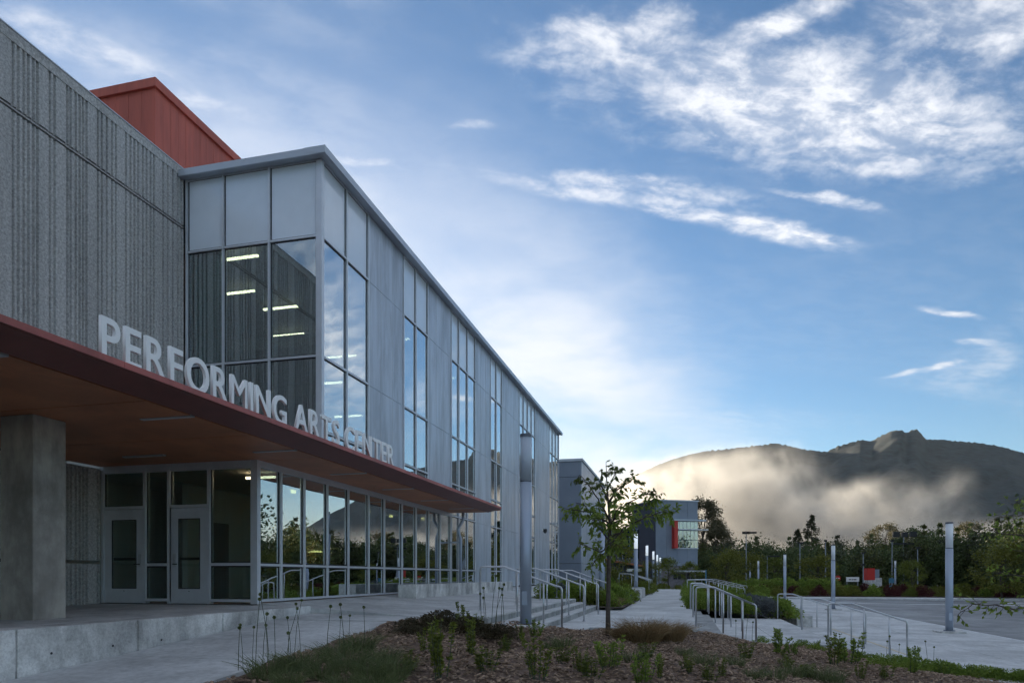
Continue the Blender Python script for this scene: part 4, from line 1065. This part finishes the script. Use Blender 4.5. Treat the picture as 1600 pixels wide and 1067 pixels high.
place_tree(protoC, at(1268, 170, z=-2), 'taller of the two pines rising above the tree line', 'pine_tree', 1.12, 0)
place_tree(protoC2, at(1246, 172, z=-2), 'shorter slanting pine left of the taller pine', 'pine_tree', 1.12, 1)
place_tree(protoP, at(1381, 230, z=-2), 'pale misty tree standing behind the tree line', 'misty_tree', 1.6, 0)
place_tree(protoP, at(1402, 250, z=-2), 'fainter misty tree right of the pale misty one', 'misty_tree', 1.55, 2)
place_tree(protoA, at(1425, 140, z=-2), 'dark round tree behind the floodlight mast', 'round_tree', (1.15, 1.15, 1.12), 1)
place_tree(protoP, at(1515, 160, z=-2), 'thin topped tree just right of the large light column', 'round_tree', 1.2, 1.3)
place_tree(protoY, at(1278, 82, z=-2), 'yellow green small tree left of the dark blue light column', 'small_tree', (1.25, 1.25, 1.0), 0)
place_tree(protoY, at(1135, 88, z=-2), 'bushy olive tree at the left end of the drive', 'small_tree', (1.2, 1.2, 1.2), 1.2)
place_tree(protoY, at(1165, 92, z=-2), 'olive tree behind the smallest far light column', 'small_tree', (1.2, 1.2, 1.15), 2.2)
place_tree(protoG, at(1210, 95, z=-2), 'mid green small tree behind the slim light column', 'small_tree', (1.3, 1.3, .95), 0)
place_tree(protoG, at(1425, 84, z=-2), 'light green round bush tree on the planted island right of the blue sign', 'small_tree', (1.1, 1.1, .82), .6)
place_tree(protoY, at(1565, 60, z=-2), 'green small tree at the right behind the edge branches', 'small_tree', (1.25, 1.25, 1.1), .9)
place_tree(protoG, at(1045, 92, z=-1.6), 'round green tree in front of the far grey building', 'small_tree', (1.05, 1.05, .85), 1.4)
place_tree(protoG, at(1078, 84, z=-1.7), 'dark green small tree at the right corner of the far grey building', 'small_tree', (.8, .8, .72), 2.4)
place_tree(protoY, at(1013, 70, z=-1.4), 'small olive shrub tree among the receding light columns', 'small_tree', (.6, .6, .65), 2.9)
place_tree(protoY, at(962, 50, z=-1.2), 'small willow like tree behind the young tree trunk', 'small_tree', (.75, .75, .95), .3)
# far wood: one dark mass across the back of the drive and on to the right
M['leafW2'] = leaf_mat('leaf_wood_light', (.07, .085, .025), (.17, .18, .055), .3, .3)
def wood():
    rng = np.random.default_rng(17); Q = []; mi = []
    for px in np.arange(1085, 3300, 13):
        for row in range(3):
            d = (128 + 16 * row + rng.uniform(-5, 5)) if px < 1560 else ((112 + 14 * row + rng.uniform(-5, 5)) if px < 1680 else (74 + 9 * row + rng.uniform(-4, 4)))
            p = np.array(at(px + rng.uniform(-8, 8), 1.0, z=0)); p = p / np.linalg.norm(p) * d * (1.03 if px < 1700 else 1.0)
            if px < 1180: d += 0
            h = rng.uniform(4.6, 7.9) * (1 + .12 * row) + (1.5 if px > 1430 else 0) + (2.0 if px > 1620 else 0)
            w = rng.uniform(4.5, 7)
            n = 1300 if px < 1700 else 420
            cl = [(p[0] + rng.normal() * w * .22, p[1] + rng.normal() * w * .22, -2 + h * rng.uniform(.08, .93), w * rng.uniform(.12, .22)) for _ in range(16)]
            if rng.random() < .35: cl += [(p[0], p[1], -2 + h * f, w * .16 * (1.25 - f)) for f in (.7, .85, 1.0, 1.12)]
            P = crown_points(n, np.array(cl), rng, .8); D = rng.normal(size=P.shape) + np.array([0, 0, .2])
            kk = rng.choice(3, p=(.55, .25, .2)); mi += [kk] * n
            Q.append(leaves(P, D, rng.uniform(.3, .6, n) * (1 if px < 1700 else 1.5), .28 * (1 if px < 1700 else 1.5), rng))
    wm = quads('wood', np.concatenate(Q), M['leafD']); wm.materials.append(M['leafW2']); wm.materials.append(M['needle']); wm.polygons.foreach_set('material_index', np.array(mi, np.int32))
    o = link('wood', wm); tag(o, 'dense dark belt of trees across the far side of the drive', 'wood', kind='stuff')
wood()

# ------------------------------------------------------------------ shrubs, grasses and flowers
def shrub_mesh(name, h, w, n, m, rng, size, up=.3, flat=1.0):
    a = rng.uniform(0, 6.28, n); f = rng.uniform(0, 1, n) ** .6; z = rng.uniform(0, 1, n)
    r = w * .5 * np.sqrt(np.clip(1 - (z * .95) ** 2, .02, 1)) * f * (1 + .25 * np.sin(a * 3 + z * 5))
    P = np.stack([np.cos(a) * r, np.sin(a) * r, z * h * (.8 + .25 * np.sin(a * 2 + 1))], 1)
    D = unit(P * np.array([1, 1, .3])) + np.array([0, 0, up]) + rng.normal(size=P.shape) * .55
    return quads(name, leaves(P, D, size * rng.uniform(.6, 1.3, n), size * .5, rng), m)
def upright_plant(name, h, n_stems, rng, m, leaf=.055, spread=.16):
    """leafy upright shoots, as a pair of stems and foliage meshes"""
    tb = MB(); P, D = [], []
    for s in range(n_stems):
        a = rng.uniform(0, 6.28); hh = h * rng.uniform(.55, 1); b = Vector((math.cos(a), math.sin(a), 0)) * spread * rng.uniform(.1, .6)
        tip = b * rng.uniform(1.5, 2.6) + Vector((0, 0, hh)); mid = (b + tip) / 2 + Vector(rng.normal(size=3) * .015)
        tb.tube([b, mid, tip], [.007, .005, .002], 5, cap=False)
        for k in range(int(hh / .016)):
            t = rng.uniform(.12, 1.02); q = b.lerp(mid, t * 2) if t < .5 else mid.lerp(tip, t * 2 - 1); an = rng.uniform(0, 6.28)
            for _ in range(2):
                an += 2.4; P.append(q); D.append((math.cos(an), math.sin(an), rng.uniform(.1, .9)))
    n = len(P)
    return tb.mesh(name + '_stems', M['stem'], False, False), quads(name + '_leaves', leaves(np.array([tuple(p) for p in P]), np.array(D), leaf * rng.uniform(.6, 1.25, n), leaf * .55, rng), m)
def tuft(name, n, h, w, rng, m, bw=.006, lean=.5):
    a = rng.uniform(0, 6.28, n); r = w * .35 * rng.uniform(0, 1, n) ** .5
    P = np.stack([np.cos(a) * r, np.sin(a) * r, np.zeros(n)], 1); hh = h * rng.uniform(.5, 1.05, n)
    ln = lean * rng.uniform(.2, 1.2, n); a2 = a + rng.normal(size=n) * .7
    top = np.stack([np.cos(a2) * hh * ln, np.sin(a2) * hh * ln, hh * (1 - .25 * ln)], 1)
    return quads(name, blades(P, top, bw, rng, .5), m)
def bed_at(px, py):
    """where the view ray meets the mulch bed"""
    lo_, hi_ = 5.0, 22.0
    for _ in range(40):
        mid = (lo_ + hi_) / 2; p = at(px, mid, py=py)
        if p.z > zbed(p.x, p.y): lo_ = mid
        else: hi_ = mid
    return Vector((p.x, p.y, zbed(p.x, p.y) - .01))
ORD = 'first second third fourth fifth sixth seventh eighth ninth tenth eleventh twelfth thirteenth fourteenth fifteenth sixteenth seventeenth eighteenth nineteenth twentieth twenty-first twenty-second twenty-third twenty-fourth twenty-fifth twenty-sixth twenty-seventh twenty-eighth twenty-ninth thirtieth thirty-first thirty-second thirty-third thirty-fourth thirty-fifth thirty-sixth thirty-seventh thirty-eighth thirty-ninth fortieth'.split()
def bearing(o): return math.atan2(o.location.x * math.cos(YAW) + o.location.y * math.sin(YAW), -o.location.x * math.sin(YAW) + o.location.y * math.cos(YAW))
def ordinal(objs, fmt):
    for k, o in enumerate(sorted(objs, key=bearing)): o['label'] = fmt.format(ORD[min(k, 39)])
rng = np.random.default_rng(41)
# bark chips over the bed
def chips():
    n = 34000; X = rng.uniform(-5.05, 8.5, n); Y = rng.uniform(6.0, 17.9, n)
    keep = np.array([bed_inside(x + .06, y + .08) and bed_inside(x - .06, y + .08) for x, y in zip(X, Y)]); X, Y = X[keep], Y[keep]
    # heights from a coarse table of the bed surface
    gx = np.arange(-5.2, 9.3, .16); gy = np.arange(5.8, 18.3, .16); T_ = np.array([[zbed(x, y) for y in gy] for x in gx])
    fi = (X - gx[0]) / .16; fj = (Y - gy[0]) / .16; i = fi.astype(int); j = fj.astype(int); u, v = fi - i, fj - j
    Z = T_[i, j] * (1 - u) * (1 - v) + T_[i + 1, j] * u * (1 - v) + T_[i, j + 1] * (1 - u) * v + T_[i + 1, j + 1] * u * v
    n = len(X); P = np.stack([X, Y, Z + rng.uniform(.012, .045, n)], 1)
    an = rng.uniform(0, 6.28, n); D = np.stack([np.cos(an), np.sin(an), rng.normal(size=n) * .28], 1); D = unit(D)
    S = unit(np.cross(D, np.stack([rng.normal(size=n) * .35, rng.normal(size=n) * .35, np.ones(n)], 1)))
    L_ = rng.uniform(.016, .06, n)[:, None]; W = rng.uniform(.008, .024, n)[:, None]; up = np.cross(S, D) * .006
    a, b, c, d = P - D * L_ - S * W, P + D * L_ - S * W * .7, P + D * L_ * .9 + S * W, P - D * L_ * .8 + S * W * .8
    V = np.stack([a, b, c, d, a + up, b + up, c + up, d + up], 1).reshape(-1, 3)
    me = bpy.data.meshes.new('bark_chips'); base = np.arange(n)[:, None, None] * 8
    F_ = (base + np.array([[4, 5, 6, 7], [0, 1, 5, 4], [1, 2, 6, 5], [2, 3, 7, 6], [3, 0, 4, 7]])[None]).reshape(-1)
    me.vertices.add(len(V)); me.vertices.foreach_set('co', V.astype(np.float32).reshape(-1)); me.loops.add(len(F_)); me.loops.foreach_set('vertex_index', F_.astype(np.int32))
    me.polygons.add(len(F_) // 4); me.polygons.foreach_set('loop_start', np.arange(0, len(F_), 4, dtype=np.int32)); me.update(calc_edges=True); me.materials.append(M['chips'])
    tag(link('bark_chips', me), 'loose brown bark chips covering the planting bed', 'mulch', kind='stuff')
chips()
# blue green grass tufts at lower left
tufts = [tuft('tuft_%d' % k, 300, .33, .5, rng, M['grassB'], .006, .95) for k in range(3)]
spots = [(420, 1062), (470, 1050), (505, 1062), (545, 1048), (575, 1062), (600, 1040), (520, 1030), (560, 1020), (610, 1062), (450, 1075), (540, 1080), (590, 1085)]
for k, (x, y) in enumerate(spots):
    p = bed_at(x, y); o = link('grass_tuft', tufts[k % 3], None, p, k * 1.3, rng.uniform(.8, 1.15))
    tag(o, 'grass tuft', 'grass', 'grass tufts in the lower left clump'); spots[k] = o
ordinal(spots, '{} blue green grass tuft from the left in the lower left clump')
# alliums with round seed heads
def allium(h, curve):
    st = MB(); st.tube([(0, 0, 0), (curve * .3, 0, h * .5), (curve, 0, h)], [.0045, .004, .003], 5, cap=False)
    n = 150; d = unit(rng.normal(size=(n, 3))); c = np.array([curve, 0, h + .012])
    return st.mesh('allium_stem', M['stem'], False, False), quads('allium_head', leaves(c + d * .004, d, .019, .010, rng), M['seed'])
al = [allium(.62, .05), allium(.78, -.10), allium(.50, .02), allium(.70, .16)]
AL1, AL2, AL3 = {}, {}, {}
for k, (x, y, j) in enumerate([(372, 1045, 2), (380, 1042, 0), (394, 1038, 0), (399, 1036, 1), (410, 1034, 0), (418, 1030, 2), (421, 1028, 1), (430, 1026, 2), (447, 1024, 3), (455, 1030, 0), (470, 1020, 1), (452, 1046, 2), (510, 1020, 0), (538, 1015, 0), (530, 1016, 2), (460, 1012, 1), (545, 1003, 2), (570, 1002, 2)]):
    p = bed_at(x, y + 8); T = AL1[k] = empty('allium', p, rng.uniform(-.6, .6) + (3.1 if k % 2 else 0), label='thin allium stem with a round seed head above the lower left grass', cat='flower', group='alliums at the lower left'); s = rng.uniform(.85, 1.15); T.scale = (s, s, s)
    link('stem', al[j][0], T); link('seed_head', al[j][1], T)
for k, (x, y, j) in enumerate([(752, 978, 2), (760, 982, 0), (768, 978, 1), (775, 982, 0), (783, 980, 2), (788, 984, 0), (772, 986, 3), (757, 986, 2)]):
    p = bed_at(x, y); T = AL2[k] = empty('allium', p, rng.uniform(0, 6.28), label='thin allium stem with a small seed head left of the tall light column', cat='flower', group='alliums by the tall light column'); T.scale = (1.25, 1.25, 1.25)
    link('stem', al[j][0], T); link('seed_head', al[j][1], T)
for k, (x, y, j) in enumerate([(1150, 1006, 2), (1165, 1010, 0), (1175, 1008, 2), (1385, 1040, 2), (1393, 1042, 0), (1404, 1040, 2), (1430, 1044, 2), (1450, 1046, 0), (1459, 1046, 2)]):
    p = bed_at(x, y); T = AL3[k] = empty('allium', p, rng.uniform(0, 6.28), label='thin allium stem with a seed head at the right edge of the bed', cat='flower', group='alliums at the right of the bed')
    link('stem', al[j][0], T); link('seed_head', al[j][1], T)
ordinal(AL1.values(), '{} allium stem with a round seed head from the left above the lower left grass')
ordinal(AL2.values(), '{} allium stem from the left in the cluster beside the tall light column')
ordinal(AL3.values(), '{} allium stem from the left along the right edge of the bed')
# upright leafy shrubs in the bed
ups = [upright_plant('shoot_%d' % k, .62, 7, rng, M['leafB'], .05) for k in range(3)] + [upright_plant('dark_shoot_%d' % k, .55, 9, rng, M['leafA'], .06, .22) for k in range(2)]
UP = [(690, 1062, 1.25, 0, 'leafy yellow green shrub at the bottom centre of the bed, the largest there'), (667, 1020, .75, 1, 'small leafy shrub just above and left of the largest bottom shrub'), (733, 1025, .95, 2, 'upright leafy shrub right of the dark heath mound'),
      (724, 985, .95, 1, 'tall thin leafy shoot beside the seed heads left of the light column'), (746, 990, .6, 0, 'low leafy shoot at the foot of the seed heads'), (835, 995, .62, 3, 'dark green leafy shrub at the foot of the tall light column'), (812, 1000, .5, 0, 'yellow green low shrub left of the light column foot'),
      (840, 1062, 1.05, 1, 'leafy shrub at the bottom, right of the largest bottom shrub'), (905, 1050, .6, 2, 'low spreading shrub at the bottom centre right'), (950, 1045, .9, 4, 'green leafy shrub in front of the young tree'), (1005, 1068, .8, 3, 'dark leafy shrub at the bottom edge under the sedge'), (1030, 1060, .55, 0, 'pale leafy sprig right of the dark bottom shrub'),
      (1215, 1022, .95, 3, 'bushy green shrub in front of the landing edge'), (1240, 1024, .6, 4, 'small bush right of the one before the landing edge'), (1303, 1040, 1.0, 0, 'leafy shrub at the foot of the nearest forecourt handrail'), (1326, 1038, 1.15, 4, 'taller bushy shrub right at the forecourt handrail post'),
      (1425, 1052, .9, 3, 'green bush right of the last handrail post'), (1475, 1056, .62, 4, 'low green bush farther right along the bed edge'), (1345, 1062, .6, 1, 'low shrub at the bottom right of the bed'), (1278, 1012, .4, 4, 'tiny dark bush on the landing edge'), (1128, 1058, .5, 2, 'small pale green shrub right of the sedge')]
for (x, y, s, j, lab) in UP:
    p = bed_at(x, y); T = empty('shrub', p, rng.uniform(0, 6), label=lab, cat='shrub', group='leafy shrubs in the mulch bed'); T.scale = (s, s, s)
    link('stems', ups[j][0], T); link('foliage', ups[j][1], T)
# dark heath mound
hm = shrub_mesh('heath', .34, .95, 2600, M['heath'], rng, .05, .6)
for k, (x, y, s, lab) in enumerate([(655, 985, .75, 'low dark heath mat at the left end of the mound'), (690, 978, 1.0, 'dark heath cushion at the top of the mound'), (735, 990, 1.0, 'dark heath cushion on the right side of the mound'), (770, 996, .8, 'low dark heath mat right end of the mound'), (640, 992, .55, 'smallest dark heath tuft beside the paving')]):
    tag(link('heath', hm, None, bed_at(x, y), k, (s * 1.25, s * 1.05, s * .85)), lab, 'shrub', 'dark heath cushions')
# brown sedge
sg = tuft('sedge', 1500, .52, .8, rng, M['sedge'], .006, .95)
for k, (x, y, s, lab) in enumerate([(1005, 1004, 1.15, 'large tawny sedge clump right of the young tree'), (1045, 1002, 1.0, 'tawny sedge clump at the right end before the path'), (975, 1000, .7, 'small tawny sedge clump close to the tree trunk')]):
    tag(link('sedge', sg, None, bed_at(x, y), k, s), lab, 'grass', 'tawny sedge clumps')
# loose dry grasses and ground cover in the bed
DG, GC, GE = {}, {}, {}
dry = tuft('dry_grass', 160, .26, .4, rng, M['grassB'], .006, .9)
for k, (x, y) in enumerate([(1180, 1060), (1210, 1062), (1240, 1058), (1150, 1040), (1100, 1040), (1280, 1064), (860, 1015), (880, 1012), (1300, 1068), (1070, 1025), (990, 1035)]):
    DG[k] = tag(link('dry_grass', dry, None, bed_at(x, y), k * .7, .9 + .2 * (k % 3)), 'thin wispy grass tuft in the bark mulch', 'grass', 'wispy grass tufts in the mulch')
for k, (x, y, lab) in enumerate([(760, 1050, 'low yellowish sprig between the two bottom shrubs'), (640, 1050, 'low yellowish sprig at the right end of the lower left grass'), (880, 1035, 'low yellowish sprig below the light column foot'), (925, 1062, 'low yellowish sprig at the bottom edge left of the young tree shrub'),
                                 (1075, 1050, 'low yellowish sprig in the mulch right of the sedge'), (1165, 1030, 'low yellowish sprig near the landing corner'), (1110, 1066, 'low yellowish sprig at the bottom edge right of centre'), (1230, 1045, 'low yellowish sprig below the landing bush'), (1260, 1060, 'low yellowish sprig at the bottom below the handrail shrub'), (1385, 1062, 'low yellowish sprig at the bottom right corner of the mulch'), (790, 1018, 'low yellowish sprig under the seed heads'), (1010, 1030, 'low yellowish sprig in front of the tawny sedge')]):
    T = empty('low_sprig', bed_at(x, y), k * 2.1, label=lab, cat='plant', group='low sprigs in the mulch'); s = rng.uniform(.8, 1.2); T.scale = (s * 1.0, s * 1.0, s * .5)
    link('stems', ups[k % 3][0], T); link('foliage', ups[k % 3][1], T)
gcov = shrub_mesh('edge_cover', .30, .9, 900, M['leafA'], rng, .06, .5)
for k, x in enumerate(range(1385, 1640, 24)):
    y = 1042 + (x - 1385) * .115
    GC[k] = tag(link('ground_cover', gcov, None, bed_at(x, y), k * 1.1, (1, 1, .8)), 'low green ground cover along the right edge of the bed', 'shrub', 'ground cover along the right bed edge')
for k, (x, y) in enumerate([(1255, 1010), (1275, 1016), (1345, 1030), (1365, 1034), (1190, 1004)]):
    GE[k] = tag(link('ground_cover', gcov, None, bed_at(x, y), k * 1.7, (.5, .5, .55)), 'dark ground cover hugging the landing edge', 'shrub', 'ground cover at the landing edge')
ordinal(DG.values(), '{} thin wispy grass tuft from the left in the bark mulch')
ordinal(GC.values(), '{} low green ground cover clump from the left along the right bed edge')
ordinal(GE.values(), '{} dark ground cover clump from the left hugging the landing edge')
# shrubs in the side beds
sb = [shrub_mesh('bed_shrub_%d' % k, .75, 1.3, 1500, M[m], rng, .10, .4) for k, m in enumerate(('leafA', 'leafB', 'grey_leaf', 'leafR', 'leafY'))]
TINT = ('dark green', 'leafy green', 'grey', 'dark red', 'yellowish')
def row(spots, zf, place, group, per, cat='shrub', name='bed_shrub'):
    """per: shrubs in one row across; rows are counted from the front"""
    rows = {}
    for k, (x, y, j, s) in enumerate(spots):
        o = tag(link(name, sb[j], None, (x, y, zf(x, y) - .02), k * 1.9, s), 'shrub', cat, group); rows.setdefault(k // per, []).append((o, j))
    for r, lst in rows.items():
        for k, (o, j) in enumerate(sorted(lst, key=lambda q: bearing(q[0]))):
            o['label'] = '%s shrub, %s from left in %s row %s' % (TINT[j], ORD[k], ORD[r], place)
row([(-4.9 + .75 * (k % 4) + rng.uniform(-.2, .2), 26.2 + 1.25 * (k // 4), (0, 0, 1, 0, 2)[k % 5], rng.uniform(.75, 1.05)) for k in range(28)], zb2, 'of the bed left of the path', 'shrubs in the bed left of the path', 4)
row([(-4.9 + 1.2 * (k % 3), 46 + 2.2 * (k // 3), (0, 4, 1)[k % 3], rng.uniform(.8, 1.1)) for k in range(18)], zb2, 'beyond the plinth wall', 'far shrubs left of the path', 3)
row([(.75 + .85 * (k % 5) + rng.uniform(-.2, .2), 28.8 + 1.3 * (k // 5), (0, 0, 0, 1, 2)[(k * 3) % 5], rng.uniform(.7, 1.0)) for k in range(50)], zb3, 'on the slope beyond the landing', 'shrubs on the slope beyond the landing', 5)
row([(.8 + 1.2 * (k % 4), 43 + 2 * (k // 4), (0, 4, 0, 1)[k % 4], rng.uniform(.9, 1.2)) for k in range(40)], zb3, 'on the far slope under the rails', 'far shrubs right of the path', 4)
tag(link('sedge', sg, None, (-2.6, 26.6, -1.2), 0, .9), 'tawny sedge at the end of the left bed beside the path', 'grass', 'tawny sedge clumps')
tag(link('sedge', sg, None, (3.9, 29.0, -1.7), 0, .8), 'tawny sedge beside the planter wall', 'grass', 'tawny sedge clumps')
row([(6.5 + 1.55 * (k % 38) + rng.uniform(-.3, .3), 70.3 + 2.4 * (k // 38), (4, 4, 3, 1, 3, 0)[(k * 5 + k // 38) % 6], rng.uniform(.9, 1.5)) for k in range(152)], lambda x, y: -1.85, 'on the island across the drive', 'shrubs on the island across the drive', 38)
row([(6.0 + 1.3 * (k % 8), 76 + 1.8 * (k // 8), 0, rng.uniform(1.7, 2.2)) for k in range(16)], lambda x, y: -1.9, 'of tall ones at the island end', 'dark shrubs at the left end of the island', 8)
row([(-1.8 + 1.5 * (k % 8), 67.5 + 2.2 * (k // 8), (0, 4, 1)[k % 3], rng.uniform(.9, 1.5)) for k in range(24)], lambda x, y: -1.9, 'at the far end of the path', 'shrubs at the end of the path', 8)

# ------------------------------------------------------------------ mist and haze
def volume(name, a, b, density, color, g, noise=None, kind='stuff', label=None, cat=None, rate=1.0):
    o = put(name, MB().box(a, b), bpy.data.materials.new(name + '_volume'), kind=kind)
    if label: o['label'] = label; o['category'] = cat
    m = o.data.materials[0]; m.use_nodes = True; nt = m.node_tree; nt.nodes.remove(nt.nodes['Principled BSDF'])
    pv = nt.nodes.new('ShaderNodeVolumePrincipled'); pv.inputs['Color'].default_value = (*color, 1); pv.inputs['Density'].default_value = density; pv.inputs['Anisotropy'].default_value = g
    nt.links.new(pv.outputs[0], nt.nodes['Material Output'].inputs['Volume'])
    if noise: noise(nt, pv)
    m.cycles.volume_step_rate = rate
    return o
volume('haze', (-8500, -8500, -4.5), (8500, 8500, 760), HAZE, (.80, .90, 1.0), .3)
def mist(nt, pv):
    N = nt.nodes.new; L = nt.links.new
    def math_(op, a, b, clamp=False):
        n = N('ShaderNodeMath'); n.operation = op; n.use_clamp = clamp
        for k, v in enumerate((a, b)):
            if isinstance(v, (int, float)): n.inputs[k].default_value = v
            else: L(v, n.inputs[k])
        return n.outputs[0]
    g = N('ShaderNodeTexCoord'); P = g.outputs['Object']
    w = N('ShaderNodeTexNoise'); w.inputs['Scale'].default_value = .006; w.inputs['Detail'].default_value = 3; L(P, w.inputs['Vector'])
    vs = N('ShaderNodeVectorMath'); vs.operation = 'SUBTRACT'; L(w.outputs['Color'], vs.inputs[0]); vs.inputs[1].default_value = (.5, .5, .5)
    vm = N('ShaderNodeVectorMath'); vm.operation = 'MULTIPLY_ADD'; L(vs.outputs[0], vm.inputs[0]); vm.inputs[1].default_value = (150, 150, 120); L(P, vm.inputs[2])
    acc = None
    for (px, py, d, rx, rz, s) in MISTS:
        c = at(px, d, py=py)
        m = N('ShaderNodeMapping'); m.vector_type = 'TEXTURE'; m.inputs['Location'].default_value = c; m.inputs['Rotation'].default_value = (0, 0, YAW); m.inputs['Scale'].default_value = (rx, 260, rz)
        L(vm.outputs[0], m.inputs[0]); ln = N('ShaderNodeVectorMath'); ln.operation = 'LENGTH'; L(m.outputs[0], ln.inputs[0])
        mr = N('ShaderNodeMapRange'); mr.interpolation_type = 'SMOOTHSTEP'; L(ln.outputs['Value'], mr.inputs[0]); mr.inputs[1].default_value = .30; mr.inputs[2].default_value = 1.0; mr.inputs[3].default_value = s; mr.inputs[4].default_value = 0
        acc = mr.outputs[0] if acc is None else math_('MAXIMUM', acc, mr.outputs[0])
    n2 = N('ShaderNodeTexNoise'); n2.inputs['Scale'].default_value = .014; n2.inputs['Detail'].default_value = 6; n2.inputs['Roughness'].default_value = .6; L(vm.outputs[0], n2.inputs['Vector'])
    mr = N('ShaderNodeMapRange'); L(n2.outputs['Fac'], mr.inputs[0]); mr.inputs[1].default_value = .42; mr.inputs[2].default_value = .62; mr.inputs[3].default_value = .06
    n4 = N('ShaderNodeTexNoise'); n4.inputs['Scale'].default_value = .035; n4.inputs['Detail'].default_value = 3; L(vm.outputs[0], n4.inputs['Vector'])
    mr4 = N('ShaderNodeMapRange'); L(n4.outputs['Fac'], mr4.inputs[0]); mr4.inputs[1].default_value = .40; mr4.inputs[2].default_value = .60; mr4.inputs[3].default_value = .35; mr4.inputs[4].default_value = 1.3
    L(math_('MULTIPLY', math_('MULTIPLY', math_('MULTIPLY', acc, mr.outputs[0]), mr4.outputs[0]), MIST), pv.inputs['Density'])
HZ = None
MISTS = [(1045, 790, 1050, 120, 80, .8), (1120, 760, 1050, 80, 55, .45), (1160, 790, 1050, 95, 70, .9), (1205, 820, 1000, 65, 55, 1.0), (1335, 802, 1000, 82, 62, 1.1), (1390, 836, 1000, 62, 42, .9), (1300, 856, 1000, 260, 34, .9), (1130, 850, 1000, 220, 48, .9), (1545, 840, 1000, 130, 36, .22), (1700, 835, 1000, 150, 50, .3)]
volume('mist', (-350, 740, -1), (900, 1340, 240), .0, (1.0, .97, .92), .6, mist, rate=.4, label='bright low mist drifting in front of the mountain', cat='mist')
